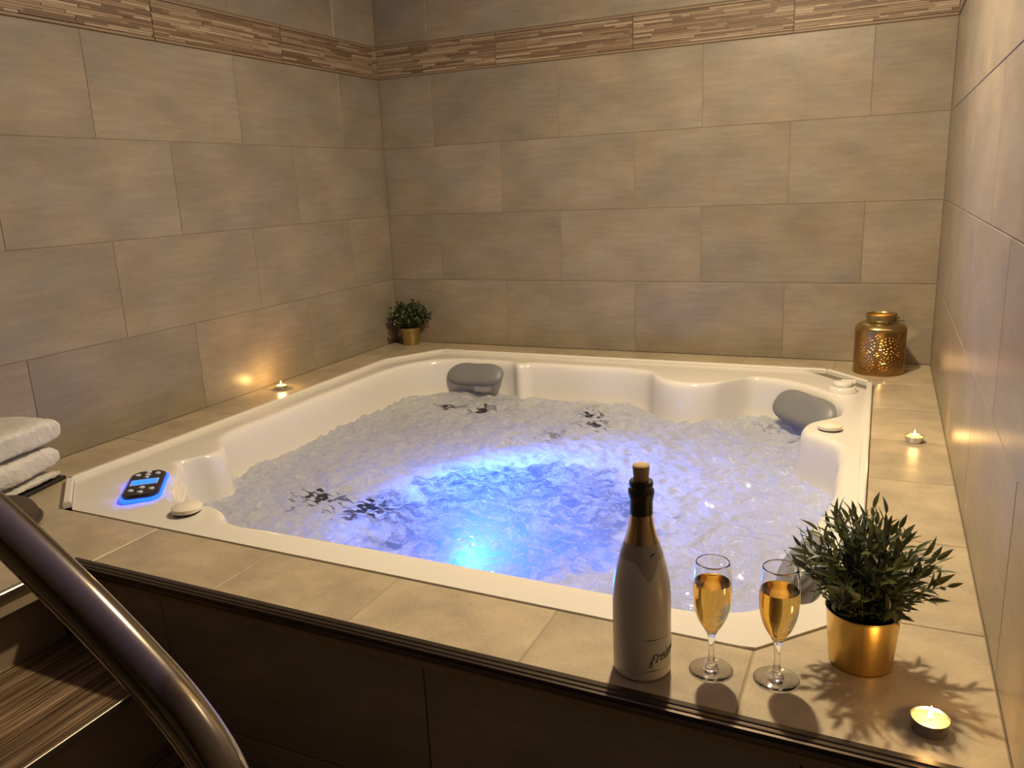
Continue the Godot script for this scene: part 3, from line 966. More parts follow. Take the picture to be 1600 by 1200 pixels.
func build_water() -> void:
	var x0 := 0.20
	var z0 := 0.18
	var size := 1.98
	var res := 1024
	var na := noise(2.4, 4, 51)
	var nb := noise(9.0, 4, 52)
	var nc := noise(34.0, 3, 53)
	var nd := noise(22.0, 2, 54)
	var ne := noise(110.0, 2, 55)
	# aerated water: how much foam, and how white, over the plan of the tub
	var tex := picture(res, res, func(px: int, py: int):
		var x := x0 + size * (px + 0.5) / res
		var z := z0 + size * (py + 0.5) / res
		var wx := x + 0.06 * na.get_noise_2d(x * 2.0, z * 2.0) + 0.02 * nb.get_noise_2d(x, z)
		var wz := z + 0.06 * na.get_noise_2d(x * 2.0 + 7, z * 2.0 + 3) + 0.02 * nb.get_noise_2d(x + 5, z)
		var foam := 0.80 + 0.20 * na.get_noise_2d(wx, wz) + 0.16 * nb.get_noise_2d(wx * 1.3, wz) + 0.16 * nc.get_noise_2d(wx, wz * 1.2) + 0.22 * ne.get_noise_2d(x, z)
		# calmer, clearer water in front of the lamp
		var ex := (wx - 1.29) / 0.36
		var ez := (wz - 1.50) / 0.40
		var calm := clampf((1.15 - sqrt(ex * ex + ez * ez) + 0.35 * nb.get_noise_2d(wx * 0.8 + 9, wz * 0.8)) / 0.30, 0.0, 1.0)
		var alpha := 0.97 - calm * clampf(0.66 + 0.35 * nb.get_noise_2d(wx * 0.8, wz * 2.0) + 0.30 * nc.get_noise_2d(wx * 0.7, wz) + 0.15 * ne.get_noise_2d(x, z), 0.25, 0.92)
		for h in HOLES:
			var hx: float = (wx - h[0]) / h[2]
			var hz: float = (wz - h[1]) / h[3]
			var d := sqrt(hx * hx + hz * hz)
			if d < 1.5:
				var cut := nd.get_noise_2d(x * 1.0, z * 2.0) + 0.75 * (0.72 - d)
				alpha = minf(alpha, lerpf(0.95, h[4] if h.size() > 4 else 0.06, clampf(cut * 5.0, 0.0, 1.0)))
		# flecks of white froth
		var fleck := clampf((ne.get_noise_2d(wx * 0.8 + 20, wz) + 0.5 * nc.get_noise_2d(wx + 3, wz) - 0.42) * 6.0, 0.0, 1.0)
		foam = clampf(foam, 0.0, 1.0)
		var c := Color(0.53, 0.55, 0.55).lerp(Color(0.79, 0.82, 0.82), foam)
		c = c.lerp(Color(0.95, 0.96, 0.96), fleck * 0.8)
		return Color(c.r, c.g, c.b, clampf(alpha + 0.2 * fleck, 0.0, 1.0)).linear_to_srgb(), true)
	var m := mat("water", Color.WHITE, 0.04)
	m.albedo_texture = tex
	m.transparency = BaseMaterial3D.TRANSPARENCY_ALPHA
	m.backlight_enabled = true
	m.backlight = Color(1, 1, 1)
	m.metallic_specular = 0.68
	m.texture_repeat = false
	var bt := NoiseTexture2D.new()
	bt.width = 1024
	bt.height = 1024
	var bn := noise(0.05, 5, 61)
	bn.fractal_gain = 0.62
	bt.noise = bn
	m.heightmap_enabled = true
	m.heightmap_texture = bt
	m.heightmap_scale = 0.28
	var poly := PackedVector2Array()
	for i in rim_line.size():
		poly.append(TC + (rim_line[i] - TC).normalized() * (rim_r[i] - 0.027))
	var step := 0.009
	var n := int(size / step)
	var wave := noise(5.0, 3, 71)
	var chop := noise(17.0, 3, 72)
	var ripple := noise(46.0, 2, 73)
	var s := st_new()
	var hs := PackedFloat32Array()
	var inside := PackedByteArray()
	hs.resize((n + 1) * (n + 1))
	inside.resize((n + 1) * (n + 1))
	for j in n + 1:
		for i in n + 1:
			var x := x0 + i * step
			var z := z0 + j * step
			var lively := 0.7 + 0.6 * clampf(wave.get_noise_2d(x * 0.5 + 40, z * 0.5) + 0.4, 0.0, 1.0)
			hs[j * (n + 1) + i] = 0.012 * wave.get_noise_2d(x, z) + lively * (0.0130 * chop.get_noise_2d(x, z * 1.25) + 0.0026 * ripple.get_noise_2d(x, z))
			inside[j * (n + 1) + i] = 1 if Geometry2D.is_point_in_polygon(Vector2(x, z), poly) else 0
	for j in n:
		for i in n:
			var k := [j * (n + 1) + i, j * (n + 1) + i + 1, (j + 1) * (n + 1) + i + 1, (j + 1) * (n + 1) + i]
			if inside[k[0]] + inside[k[1]] + inside[k[2]] + inside[k[3]] == 0:
				continue
			var p := []
			var t := []
			for q in [[0, 0, 0], [0, 1, 3], [1, 1, 2], [1, 0, 1]]:
				var x: float = x0 + (i + q[0]) * step
				var z: float = z0 + (j + q[1]) * step
				p.append(Vector3(x, WATER + hs[k[q[2]]], z))
				t.append(Vector2((x - x0) / size, (z - z0) / size))
			quad_uv(s, p, t)
	var o := obj("bubbling_water", s, m)
	tag(o, "foaming bubbling water lit blue from below, filling the whirlpool tub", "water")
	# the body of water under the surface: fine pale bubbles
	var fog := FogVolume.new()
	fog.name = "bubble_haze"
	fog.shape = RenderingServer.FOG_VOLUME_SHAPE_BOX
	fog.size = Vector3(1.80, 0.46, 1.74)
	var fm := FogMaterial.new()
	fm.albedo = lin(0.83, 0.83, 0.83)
	fm.density = 1.4
	fog.material = fm
	o.add_child(fog)
	fog.position = Vector3(1.20, WATER - 0.022 - 0.23, 1.19)
	fog.set_meta("kind", "stuff")

# ------------------------------------------------------------------ things on the deck
func tealight(x: float, z: float, r: float, label: String, power: float) -> void:
	var t := thing("tealight", label, "candle", Vector3(x, D, z), 0.0, "lit tealights on the deck")
	var h := r * 0.72
	var s := st_new()
	lathe(s, [PackedVector2Array([Vector2(0, 0), Vector2(r * 0.92, 0), Vector2(r * 0.97, 0.0015), Vector2(r, h), Vector2(r + 0.0008, h + 0.0006), Vector2(r - 0.0006, h + 0.0004), Vector2(r * 0.97 - 0.0006, 0.003)])], 36)
	obj("cup", s, M.cup, t)
	s = st_new()
	lathe(s, [PackedVector2Array([Vector2(r * 0.965, 0.003), Vector2(r * 0.975, h * 0.80), Vector2(r * 0.9, h * 0.76), Vector2(r * 0.3, h * 0.72), Vector2(0, h * 0.72)])], 36)
	obj("wax", s, M.wax, t)
	s = st_new()
	tube(s, PackedVector3Array([Vector3(0, h * 0.7, 0), Vector3(0.0004, h * 0.7 + 0.004, 0), Vector3(0.0012, h * 0.7 + 0.007, 0)]), [0.0008], 6)
	obj("wick", s, M.wick, t)
	s = st_new()
	var y0 := h * 0.7 + 0.003
	lathe(s, [smooth_line([Vector2(0.0, y0), Vector2(0.0026, y0 + 0.002), Vector2(0.0035, y0 + 0.006), Vector2(0.0024, y0 + 0.012), Vector2(0.0008, y0 + 0.018), Vector2(0.0, y0 + 0.020)], 3)], 14)
	obj("flame", s, M.flame, t)
	var l := OmniLight3D.new()
	l.name = "candle_light"
	l.light_color = lin(1.0, 0.58, 0.20)
	l.light_energy = power
	l.light_size = 0.01
	l.omni_range = 6.0
	l.omni_attenuation = 2.0
	l.shadow_enabled = true
	l.position = Vector3(0, y0 + 0.012, 0)
	t.add_child(l)

func build_lantern() -> void:
	var t := thing("lantern", "perforated antique gold candle lantern in the back corner", "lantern", Vector3(2.150, D, 0.152))
	var R := 0.086
	var H := 0.158
	var nu := 168
	var nv := 66
	# rosettes of small punched holes
	var open := PackedByteArray()
	open.resize(nu * nv)
	var circ := TAU * R
	for ring in 2:
		for k in 7:
			var cu := (k + 0.35) * circ / 7.0
			var cv := 0.045 + 0.066 * ring
			for rad in [[0.0290, 15], [0.0200, 9], [0.0100, 4]]:
				for q in rad[1]:
					var a: float = TAU * q / rad[1] + rad[0] * 40.0
					punch(open, nu, nv, circ, H, cu + rad[0] * cos(a), cv + rad[0] * sin(a))
			for q in 4:
				punch(open, nu, nv, circ, H, cu + circ / 14.0 + [0.0, 0.006, 0.0, -0.006][q], cv + 0.033 + [0.006, 0.0, -0.006, 0.0][q])
	var s := st_new()
	s.set_smooth_group(1)
	for j in nv:
		for i in nu:
			if open[j * nu + i]:
				continue
			var a := TAU * i / nu
			var b := TAU * ((i + 1) % nu) / nu
			var y0 := H * j / nv
			var y1 := H * (j + 1) / nv
			quad(s, Vector3(R * cos(a), y0, R * sin(a)), Vector3(R * cos(a), y1, R * sin(a)), Vector3(R * cos(b), y1, R * sin(b)), Vector3(R * cos(b), y0, R * sin(b)))
	obj("perforated_body", s, M.lantern_gold, t)
	s = st_new()
	lathe(s, [smooth_line([Vector2(R, H), Vector2(R - 0.002, H + 0.010), Vector2(R - 0.012, H + 0.020), Vector2(R - 0.026, H + 0.026), Vector2(0.053, H + 0.028)], 4), PackedVector2Array([Vector2(0.053, H + 0.028), Vector2(0.051, H + 0.030), Vector2(0.051, H + 0.052)]), PackedVector2Array([Vector2(0.051, H + 0.052), Vector2(0.0535, H + 0.054), Vector2(0.0515, H + 0.0555), Vector2(0.0495, H + 0.054), Vector2(0.0495, H + 0.028), Vector2(R - 0.028, H + 0.024), Vector2(R - 0.003, H)])], 60)
	obj("neck", s, M.lantern_neck, t)
	s = st_new()
	lathe(s, [PackedVector2Array([Vector2(0, 0.0), Vector2(R, 0.0)]), PackedVector2Array([Vector2(R, 0), Vector2(R + 0.0008, 0.002), Vector2(R - 0.001, 0.004), Vector2(0, 0.004)])], 60)
	obj("base", s, M.lantern_gold, t)
	s = st_new()
	var wire := PackedVector3Array()
	for k in 15:
		var a := -0.4 + PI * k / 14.0 * 1.0
		wire.append(Vector3(0.055 * cos(a - 0.6) + 0.004, H + 0.036 + 0.006 * sin(a * 2.0), 0.055 * sin(a - 0.6)))
	wire.append(Vector3(0.075, H + 0.034, 0.01))
	tube(s, wire, [0.0012], 6)
	obj("wire_handle", s, M.wick, t)
	# candle inside
	var cx := 0.0
	s = st_new()
	lathe(s, [PackedVector2Array([Vector2(0.022, 0.004), Vector2(0.022, 0.030)]), PackedVector2Array([Vector2(0.022, 0.030), Vector2(0.0, 0.029)])], 24)
	obj("candle", s, M.wax, t)
	s = st_new()
	lathe(s, [smooth_line([Vector2(0.0, 0.034), Vector2(0.003, 0.037), Vector2(0.004, 0.042), Vector2(0.002, 0.050), Vector2(0.0, 0.056)], 3)], 14)
	obj("flame", s, M.flame, t)
	var l := OmniLight3D.new()
	l.name = "lantern_candle_light"
	l.light_color = lin(1.0, 0.58, 0.22)
	l.light_energy = 0.07
	l.light_size = 0.01
	l.omni_range = 6.0
	l.omni_attenuation = 2.0
	l.shadow_enabled = true
	l.position = Vector3(cx, 0.045, 0)
	t.add_child(l)

func punch(open: PackedByteArray, nu: int, nv: int, circ: float, h: float, u: float, v: float) -> void:
	var i := int(fposmod(u, circ) / circ * nu) % nu
	var j := int(v / h * nv)
	if j > 2 and j < nv - 3:
		open[j * nu + i] = 1
		if (i * 7 + j * 3) % 5 < 1:
			open[j * nu + (i + 1) % nu] = 1

func bottle_profile() -> PackedVector2Array:
	return smooth_line([Vector2(0.0425, 0.004), Vector2(0.0428, 0.03), Vector2(0.0428, 0.08), Vector2(0.0427, 0.115), Vector2(0.0405, 0.145), Vector2(0.0345, 0.175), Vector2(0.0268, 0.200), Vector2(0.0205, 0.220), Vector2(0.0172, 0.237), Vector2(0.0158, 0.252), Vector2(0.0152, 0.268)], 5)

func bottle_r(h: float) -> float:
	var pr := bottle_profile()
	for i in pr.size() - 1:
		if h <= pr[i + 1].y:
			return lerpf(pr[i].x, pr[i + 1].x, clampf(inverse_lerp(pr[i].y, pr[i + 1].y, h), 0.0, 1.0))
	return pr[-1].x

func build_bottle() -> void:
	var t := thing("wine_bottle", "white sparkling wine bottle with bronze neck foil and a cork stopper", "bottle", Vector3(1.851, D, 2.244))
	var pr := bottle_profile()
	var body := PackedVector2Array([Vector2(0, 0.0), Vector2(0.036, 0.0), Vector2(0.040, 0.001)])
	var neck := PackedVector2Array()
	for p in pr:
		if p.y <= 0.2075:
			body.append(p)
		else:
			if neck.is_empty():
				neck.append(Vector2(body[-1].x + 0.0003, body[-1].y))
			neck.append(p + Vector2(0.0003, 0))
	var s := st_new()
	lathe(s, [body], 64)
	obj("bottle_body", s, M.bottle_white, t)
	s = st_new()
	lathe(s, [neck], 64)
	obj("neck_foil", s, M.foil, t)
	# black collar with a swollen ring, ragged below
	s = st_new()
	lathe(s, [smooth_line([Vector2(0.0165, 0.249), Vector2(0.0164, 0.262), Vector2(0.0168, 0.270), Vector2(0.0178, 0.275), Vector2(0.0186, 0.280), Vector2(0.0184, 0.285), Vector2(0.0164, 0.2875), Vector2(0.0162, 0.290), Vector2(0.0170, 0.292), Vector2(0.0168, 0.297), Vector2(0.0145, 0.299), Vector2(0.0, 0.299)], 4)], 48)
	obj("collar", s, M.black_foil, t)
	s = st_new()
	lathe(s, [PackedVector2Array([Vector2(0.0103, 0.298), Vector2(0.0122, 0.321)]), PackedVector2Array([Vector2(0.0122, 0.321), Vector2(0.0115, 0.3222), Vector2(0.0, 0.3224)])], 36)
	obj("cork", s, M.cork, t)
	# directions round the bottle: toward the viewer, and to the right of that
	var view := atan2(1.05, 0.296)
	var wrap := func(a: float, h: float, lift: float): return Vector3(cos(view - a), 0, sin(view - a)) * (bottle_r(h) + lift) + Vector3.UP * h
	# neck label with a pointed lower edge
	s = st_new()
	var n := 40
	for i in n:
		var a0 := -PI + TAU * i / n
		var a1 := -PI + TAU * (i + 1) / n
		for k in 8:
			var q := []
			for c in [[a0, k], [a1, k], [a1, k + 1], [a0, k + 1]]:
				var low := 0.186 - 0.030 * maxf(0.0, 1.0 - absf(c[0] - 0.30) / 0.55)
				var h := lerpf(low, 0.2072, c[1] / 8.0)
				q.append(wrap.call(c[0], h, 0.0004))
			quad(s, q[0], q[1], q[2], q[3])
	obj("neck_label", s, M.neck_label, t)
	s = st_new()
	for i in 6:
		var a0 := 0.42 + 0.05 * i
		quad(s, wrap.call(a0, 0.193 + i * 0.0004, 0.0008), wrap.call(a0 + 0.05, 0.193 + i * 0.0005, 0.0008), wrap.call(a0 + 0.05, 0.1955 + i * 0.0004, 0.0008), wrap.call(a0, 0.1955 + i * 0.0003, 0.0008))
	obj("neck_mark", s, M.ink, t)
	# two ornamental lines and the name
	for h in [0.068, 0.018]:
		s = st_new()
		for i in 24:
			var a0 := 0.02 + 1.5 * i / 24.0
			var a1 := 0.02 + 1.5 * (i + 1) / 24.0
			var th0 := 0.0006 + 0.0010 * sin(PI * clampf((a0 - 0.02) / 0.7, 0.0, 1.0))
			var th1 := 0.0006 + 0.0010 * sin(PI * clampf((a1 - 0.02) / 0.7, 0.0, 1.0))
			quad(s, wrap.call(a0, h, 0.0003), wrap.call(a1, h, 0.0003), wrap.call(a1, h + th1, 0.0003), wrap.call(a0, h + th0, 0.0003))
		obj("label_line", s, M.label_line, t)
	var tm := TextMesh.new()
	var font := SystemFont.new()
	font.font_names = PackedStringArray(["Droid Serif"])
	font.font_italic = true
	tm.font = font
	tm.font_size = 64
	tm.pixel_size = 0.0003
	tm.depth = 0.001
	tm.curve_step = 2.0
	tm.text = "Freixenet"
	var arr := tm.surface_get_arrays(0)
	var vs: PackedVector3Array = arr[Mesh.ARRAY_VERTEX]
	var lo := Vector3.ONE * 1e9
	var hi := -lo
	for v in vs:
		lo = lo.min(v)
		hi = hi.max(v)
	var long := 0.066
	var k := long / (hi.x - lo.x)
	for i in vs.size():
		var v := (vs[i] - lo) * Vector3(k, k * 1.35, 1.0)
		var x := v.x + v.y * 0.45
		var h := 0.030 + v.y + v.x * 0.16
		vs[i] = wrap.call(0.24 + x / 0.0428, h, 0.0002 + 0.0003 * clampf(vs[i].z / 0.001 + 0.5, 0.0, 1.0))
	var flat := ArrayMesh.new()
	var idx: PackedInt32Array = arr[Mesh.ARRAY_INDEX]
	s = st_new()
	s.set_smooth_group(-1)
	for i in idx:
		s.add_vertex(vs[i])
	# the swash under the first letter
	var sw := PackedVector3Array()
	for i in 12:
		var a := float(i) / 11.0
		sw.append(wrap.call(0.20 + 0.22 * a + 0.05 * sin(a * 5.0), 0.028 + 0.012 * a * a - 0.004 * sin(a * PI), 0.0005))
	tube(s, sw, [0.0003, 0.0006, 0.0007, 0.0006, 0.0005], 5)
	obj("lettering", s, M.ink, t)

func champagne_glass(x: float, z: float, k: float, level: float, label: String) -> void:
	var t := thing("champagne_flute", label, "glass", Vector3(x, D, z), 0.0, "filled champagne flutes")
	var outer := [Vector2(0.0, 0.0003), Vector2(0.030, 0.0), Vector2(0.0325, 0.001), Vector2(0.0328, 0.002), Vector2(0.030, 0.0034), Vector2(0.020, 0.0062), Vector2(0.0095, 0.0105), Vector2(0.0060, 0.016), Vector2(0.0046, 0.028), Vector2(0.0044, 0.045), Vector2(0.0062, 0.060), Vector2(0.0105, 0.070), Vector2(0.0180, 0.083), Vector2(0.0240, 0.098), Vector2(0.0274, 0.115), Vector2(0.0282, 0.132), Vector2(0.0275, 0.152), Vector2(0.0256, 0.172), Vector2(0.0245, 0.180)]
	var inner := [Vector2(0.0239, 0.1808), Vector2(0.0233, 0.180), Vector2(0.0244, 0.172), Vector2(0.0263, 0.152), Vector2(0.0270, 0.132), Vector2(0.0262, 0.115), Vector2(0.0228, 0.098), Vector2(0.0167, 0.084), Vector2(0.0090, 0.0735), Vector2(0.0, 0.070)]
	var sc := func(list: Array): return list.map(func(p): return p * k)
	var o: PackedVector2Array = smooth_line(sc.call(outer), 3)
	var i: PackedVector2Array = smooth_line(sc.call(inner), 3)
	var all := o.duplicate()
	all.append_array(i)
	var s := st_new()
	lathe(s, [all], 56)
	obj("glass", s, M.glass, t)
	var wine := PackedVector2Array()
	for q in range(i.size() - 1, -1, -1):
		if i[q].y < level:
			wine.append(i[q] + Vector2(0.0003 if i[q].x > 1e-5 else 0.0, -0.0003))
	var top_r := wine[-1].x
	var s2 := st_new()
	lathe(s2, [wine, PackedVector2Array([wine[-1], Vector2(top_r, level)]), PackedVector2Array([Vector2(top_r, level), Vector2(top_r - 0.0015, level - 0.0006), Vector2(0, level - 0.0007)])], 56)
	obj("champagne", s2, M.champagne, t)

func leaf_mesh(l: float, w: float, bend: float) -> ArrayMesh:
	var s := st_new()
	var n := 6
	var row := []
	for i in n + 1:
		var f := float(i) / n
		var half := w / 2 * sin(PI * pow(f, 0.75)) if i < n else 0.0
		var y := bend * l * f * f
		row.append([Vector3(-half, y + half * 0.35, l * f), Vector3(0, y, l * f), Vector3(half, y + half * 0.35, l * f)])
	for i in n:
		for k in 2:
			quad(s, row[i][k], row[i + 1][k], row[i + 1][k + 1], row[i][k + 1])
	s.generate_normals()
	s.index()
	return s.commit()

func build_big_plant() -> void:
	var t := thing("potted_bamboo_plant", "leafy dark green plant in a shiny gold bucket pot by the glasses", "potted plant", Vector3(2.150, D, 2.115))
	var s := st_new()
	var H := 0.088
	lathe(s, [PackedVector2Array([Vector2(0, 0.001), Vector2(0.0425, 0.001)]), PackedVector2Array([Vector2(0.0425, 0.001), Vector2(0.0440, 0.0), Vector2(0.0445, 0.003), Vector2(0.0515, H - 0.003)]), smooth_line([Vector2(0.0515, H - 0.003), Vector2(0.0528, H - 0.001), Vector2(0.0524, H + 0.001), Vector2(0.0510, H)], 3), PackedVector2Array([Vector2(0.0508, H), Vector2(0.0485, 0.05)])], 64)
	var pot := obj("pot", s, M.gold_pot, t)
	s = st_new()
	box(s, Vector3(-0.0004, 0.003, 0), Vector3(0.0004, H - 0.004, 0.001))
	var seam := obj("seam", s, M.gold_pot, pot)
	seam.transform = Transform3D(Basis(Vector3.UP, 0.05) * Basis(Vector3.RIGHT, 0.083), Vector3(0.0442 * sin(0.05), 0, 0.0442 * cos(0.05)))
	s = st_new()
	lathe(s, [PackedVector2Array([Vector2(0.0486, H - 0.014), Vector2(0.03, H - 0.011), Vector2(0, H - 0.010)])], 32)
	obj("soil", s, M.soil, t)
	var shapes := [leaf_mesh(0.030, 0.0080, -0.12), leaf_mesh(0.026, 0.0072, 0.10), leaf_mesh(0.034, 0.0085, -0.25)]
	rng.seed = 77
	var stems := 96
	var leaves := []
	for k in stems:
		var a := TAU * k * 0.38197 + rng.randf_range(-0.2, 0.2)
		var f := sqrt((k + 0.5) / stems)
		var lean := f * rng.randf_range(0.85, 1.12)
		var root := Vector3(cos(a), 0, sin(a)) * (0.038 * f) + Vector3.UP * (H - 0.016)
		var reach := 0.063 * lean
		var rise := 0.155 * (1.0 - 0.52 * f * f) * rng.randf_range(0.82, 1.08)
		var path := PackedVector3Array()
		var n := 7
		var side := Vector3(-sin(a), 0, cos(a)) * rng.randf_range(-0.02, 0.02)
		for i in n + 1:
			var q := float(i) / n
			path.append(root + Vector3(cos(a), 0, sin(a)) * (reach * (0.25 * q + 0.75 * q * q)) + Vector3.UP * (rise * (q * 1.25 - 0.25 * q * q)) + side * q * q)
		s = st_new()
		tube(s, path, [0.0012, 0.0011, 0.0011, 0.001, 0.0009, 0.0008, 0.0007, 0.0005], 5, false)
		obj("stem", s, M.stem, t)
		var m := 11 if k % 2 else 10
		for i in m:
			var q := 0.18 + 0.82 * i / (m - 1.0)
			var fi := q * n
			var i0 := mini(int(fi), n - 1)
			var p: Vector3 = path[i0].lerp(path[i0 + 1], fi - i0)
			var dir := (path[i0 + 1] - path[i0]).normalized()
			var across := dir.cross(Vector3.UP).normalized().rotated(dir, rng.randf() * TAU)
			var open := 0.25 if i == m - 1 else rng.randf_range(0.55, 0.95)
			var d := (dir * cos(open) + across * sin(open)).normalized()
			var up := (dir - d * dir.dot(d))
			up = up.normalized() if up.length() > 0.05 else across
			var b := Basis(up.cross(d).normalized(), up, d).orthonormalized().scaled(Vector3.ONE * rng.randf_range(0.72, 1.15))
			leaves.append([p.distance_to(Vector3(0, 0.09, 0)), Transform3D(b, p), rng.randi() % 3, rng.randi() % 3])
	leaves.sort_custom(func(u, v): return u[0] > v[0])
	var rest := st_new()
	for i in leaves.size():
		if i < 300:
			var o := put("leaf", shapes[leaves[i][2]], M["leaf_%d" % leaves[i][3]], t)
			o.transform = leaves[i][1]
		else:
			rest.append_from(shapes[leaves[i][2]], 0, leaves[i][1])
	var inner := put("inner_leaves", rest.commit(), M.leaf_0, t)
	inner.set_meta("kind", "stuff")

func build_small_plant() -> void:
	var t := thing("potted_boxwood", "small round bushy plant in a gold pot in the wall corner", "potted plant", Vector3(0.115, D, 0.064))
	var s := st_new()
	var H := 0.082
	lathe(s, [PackedVector2Array([Vector2(0, 0.0), Vector2(0.037, 0.0)]), PackedVector2Array([Vector2(0.037, 0.0), Vector2(0.0375, 0.003), Vector2(0.0475, H)]), PackedVector2Array([Vector2(0.0475, H), Vector2(0.049, H + 0.001), Vector2(0.0465, H + 0.001), Vector2(0.044, 0.04)])], 48)
	obj("pot", s, M.gold_pot_small, t)
	s = st_new()
	lathe(s, [PackedVector2Array([Vector2(0.0455, H - 0.010), Vector2(0, H - 0.006)])], 24)
	obj("soil", s, M.soil, t)
	rng.seed = 91
	var leaf := leaf_mesh(0.015, 0.0095, 0.1)
	var bud := leaf_mesh(0.0085, 0.0080, 0.2)
	var st := st_new()
	var lv := st_new()
	var bl := st_new()
	for k in 90:
		var u := rng.randf_range(-0.25, 1.0)
		var a := TAU * k * 0.38197
		var d := Vector3(sqrt(1 - u * u) * cos(a), u, sqrt(1 - u * u) * sin(a))
		var tip := Vector3(0, H + 0.048, 0) + d * Vector3(0.093, 0.074, 0.093) * rng.randf_range(0.85, 1.08)
		# keep the crown off the two walls
		tip.x = maxf(tip.x, -0.090)
		tip.z = maxf(tip.z, -0.050)
		var root := Vector3(d.x * 0.02, H - 0.008, d.z * 0.02)
		var mid := root.lerp(tip, 0.5) + Vector3.UP * 0.01
		tube(st, PackedVector3Array([root, mid, tip]), [0.0009, 0.0008, 0.0006], 4, false)
		for i in 13:
			var q := 0.40 + 0.60 * i / 12.0
			var p := mid.lerp(tip, (q - 0.5) * 2.0) if q > 0.5 else root.lerp(mid, q * 2.0)
			var dir := Vector3(rng.randfn(), rng.randfn(), rng.randfn()).normalized().lerp(d, 0.45).normalized()
			var up := dir.cross(Vector3(rng.randfn(), rng.randfn(), rng.randfn())).normalized()
			var tr := Transform3D(Basis(up.cross(dir), up, dir).scaled(Vector3.ONE * rng.randf_range(0.8, 1.25)), p)
			if p.x + dir.x * 0.02 < -0.098 or p.z + dir.z * 0.02 < -0.056:
				continue
			lv.append_from(leaf, 0, tr)
		if k % 2 == 0:
			for i in 3:
				var dir := (d + Vector3(rng.randfn(), rng.randfn(), rng.randfn()) * 0.5).normalized()
				var up := dir.cross(Vector3(0.3, 0.8, 0.5)).normalized()
				bl.append_from(bud, 0, Transform3D(Basis(up.cross(dir), up, dir), tip + dir * 0.004))
	obj("stems", st, M.stem, t)
	var f := put("foliage", lv.commit(), M.small_leaf, t)
	f.set_meta("kind", "stuff")
	f = put("pale_buds", bl.commit(), M.blossom, t)
	f.set_meta("kind", "stuff")

# a soft slab with rounded edges and a rolled fold along its +x side
func soft_slab(s: SurfaceTool, frame: Transform3D, size: Vector3, sd: int, sag := 0.0) -> void:
	var n := noise(9.0, 3, sd)
	var nu := 76
	var nv := 120
	var fz := noise(70.0, 2, sd + 5)
	var rings := []
	for j in nv + 1:
		var ring := PackedVector3Array()
		var f := -1.0 + 2.0 * j / nv
		var end := pow(maxf(0.0, 1.0 - pow(absf(f), 14.0)), 0.5)
		for i in nu:
			var a := TAU * i / nu
			var cx := signf(cos(a)) * pow(absf(cos(a)), 0.28)
			var cy := signf(sin(a)) * pow(absf(sin(a)), 0.55)
			var p := Vector3(cx * size.x / 2 * lerpf(0.93, 1.0, end), cy * size.y / 2 * lerpf(0.25, 1.0, end), f * size.z / 2)
			p += Vector3(n.get_noise_3d(p.x, p.y, p.z), n.get_noise_3d(p.x + 9, p.y, p.z) * 0.8, 0) * 0.006
			p += Vector3(fz.get_noise_3d(p.x, p.y, p.z), fz.get_noise_3d(p.x, p.y + 4, p.z), 0) * 0.0022
			p.y -= sag * (p.x / size.x)
			ring.append(frame * p)
		rings.append(ring)
	s.set_smooth_group(0)
	for j in nv:
		for i in nu:
			var k := (i + 1) % nu
			quad(s, rings[j][i], rings[j][k], rings[j + 1][k], rings[j + 1][i])

func build_towels() -> void:
	var turn := 0.24
	var b := Basis(Vector3.UP, turn)
	var c := Vector3(0.133, D, 2.165)
	var s := st_new()
	box(s, Vector3(-0.098, 0.0, -0.205), Vector3(0.098, 0.010, 0.205), 0.003)
	var tray := obj("tray", s, M.tray)
	tray.transform = Transform3D(b, c)
	tag(tray, "thin black tray lying under the white towels", "tray")
	var y := 0.0135
	var data := [[0.016, 0.186, 0.39, "thin white cloth at the bottom of the towel stack", 0.0], [0.062, 0.200, 0.41, "thick folded white towel in the middle of the stack", 0.0], [0.068, 0.205, 0.42, "fluffy folded white towel on top of the stack", 0.0]]
	for k in 3:
		var q: Array = data[k]
		s = st_new()
		soft_slab(s, Transform3D(), Vector3(q[1], q[0], q[2]), 80 + k)
		var o := obj("folded_towel", s, M["towel_%d" % (k % 2)])
		o.transform = Transform3D(Basis(Vector3.UP, turn + [0.0, 0.03, -0.04][k]), c + Vector3([0.0, 0.0, -0.004][k], y + q[0] / 2, [0.0, 0.004, -0.004][k]))
		tag(o, q[3], "towel", "folded white towels")
		y += q[0] + 0.0085

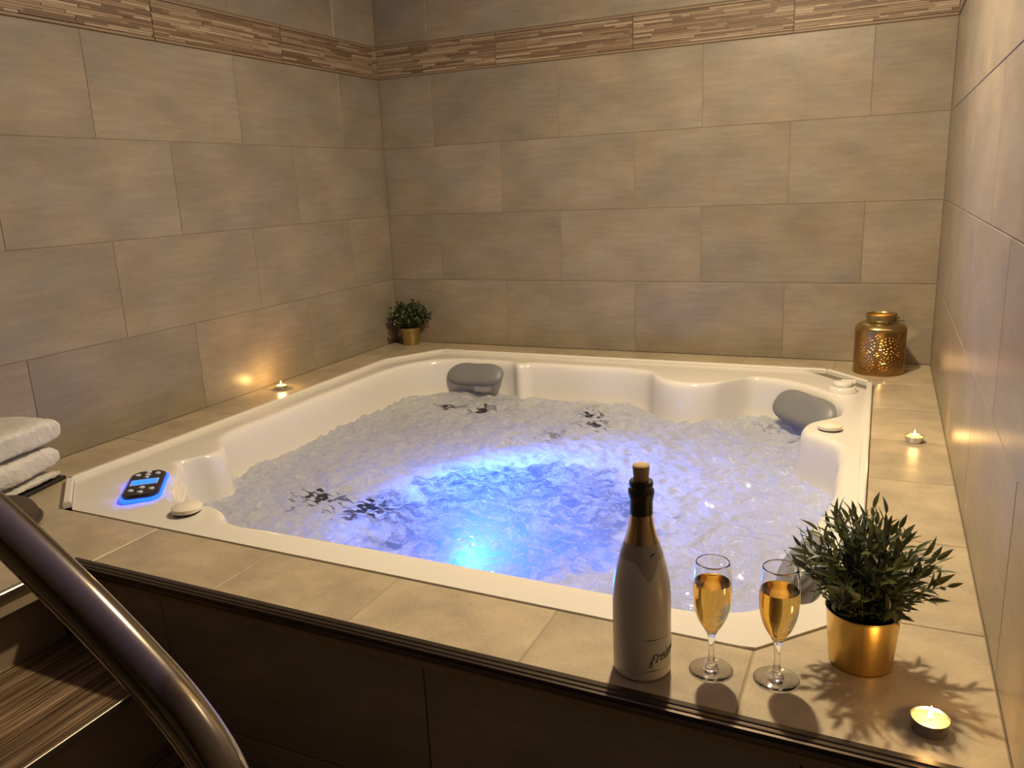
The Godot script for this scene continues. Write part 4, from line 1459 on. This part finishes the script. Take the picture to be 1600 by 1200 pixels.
func build_brown_cloth() -> void:
	# a dark soft mound with a hem, beside the towels
	var s := st_new()
	var nu := 36
	var nv := 14
	var n := noise(14.0, 3, 95)
	var grid := []
	for j in nv + 1:
		var ring := PackedVector3Array()
		var v := (PI / 2) * j / nv
		for i in nu:
			var a := TAU * i / nu
			var p := Vector3(cos(a) * pow(cos(v), 0.6) * 0.072, pow(sin(v), 0.9) * 0.072, sin(a) * pow(cos(v), 0.6) * 0.11)
			p.y *= 1.0 + 0.25 * p.z / 0.11
			p += Vector3(1, 0.4, 1) * (0.004 * n.get_noise_3d(p.x, p.y, p.z))
			p.y = maxf(p.y, 0.0)
			ring.append(p)
		grid.append(ring)
	for j in nv:
		for i in nu:
			var k := (i + 1) % nu
			quad(s, grid[j][k], grid[j][i], grid[j + 1][i], grid[j + 1][k])
	var o := thing("brown_cloth", "dark brown soft cloth bundle on the deck behind the steel handrail", "cloth", Vector3(0.340, D, 2.232), 0.55)
	obj("cloth_body", s, M.brown_cloth, o)
	s = st_new()
	var hem := PackedVector3Array()
	for i in 37:
		var a := TAU * i / 36.0
		hem.append(Vector3(cos(a) * 0.0735, 0.005, sin(a) * 0.1115))
	tube(s, hem, [0.005], 8, false)
	obj("hem", s, M.brown_cloth, o)

# ------------------------------------------------------------------ scene
const LED := 2.5

func _ready() -> void:
	rng.seed = 7
	# camera
	var cam := Camera3D.new()
	cam.name = "camera"
	add_child(cam)
	cam.position = Vector3(2.1471, D + 0.7129, 3.2958)
	cam.basis = Basis.from_euler(Vector3(-0.240819, 0.437608, -0.044247), EULER_ORDER_YXZ)
	cam.fov = 51.0095
	cam.near = 0.03
	cam.far = 50.0
	cam.current = true
	# the room is closed; no daylight reaches it
	var env := Environment.new()
	env.background_mode = Environment.BG_COLOR
	env.background_color = Color(0, 0, 0)
	env.tonemap_mode = Environment.TONE_MAPPER_LINEAR
	env.tonemap_exposure = 1.1
	env.sdfgi_enabled = true
	env.ssao_enabled = true
	env.ssil_enabled = true
	env.volumetric_fog_enabled = true   # only for the bubbles in the water
	env.volumetric_fog_density = 0.0
	var we := WorldEnvironment.new()
	we.name = "environment"
	we.environment = env
	add_child(we)
	make_materials()
	downlight(1.68, 1.34, 3.8)
	build_room()
	build_deck()
	build_steps()
	make_rim_line()
	build_tub()
	build_water()
	build_handrail()
	build_lantern()
	build_bottle()
	champagne_glass(1.949, 2.218, 0.98, 0.1455, "champagne flute standing next to the white bottle")
	champagne_glass(2.041, 2.208, 0.99, 0.1445, "champagne flute standing between the other flute and the gold pot")
	build_big_plant()
	build_small_plant()
	build_towels()
	build_brown_cloth()
	tealight(0.088, 0.966, 0.022, "lit tealight against the wall, alone on the ledge between towels and corner plant", 0.016)
	tealight(2.249, 0.981, 0.023, "lit tealight on the ledge between the gold lantern and the leafy plant", 0.005)
	tealight(2.238, 2.248, 0.0235, "lit tealight in front of the gold bucket pot near the deck edge", 0.007)
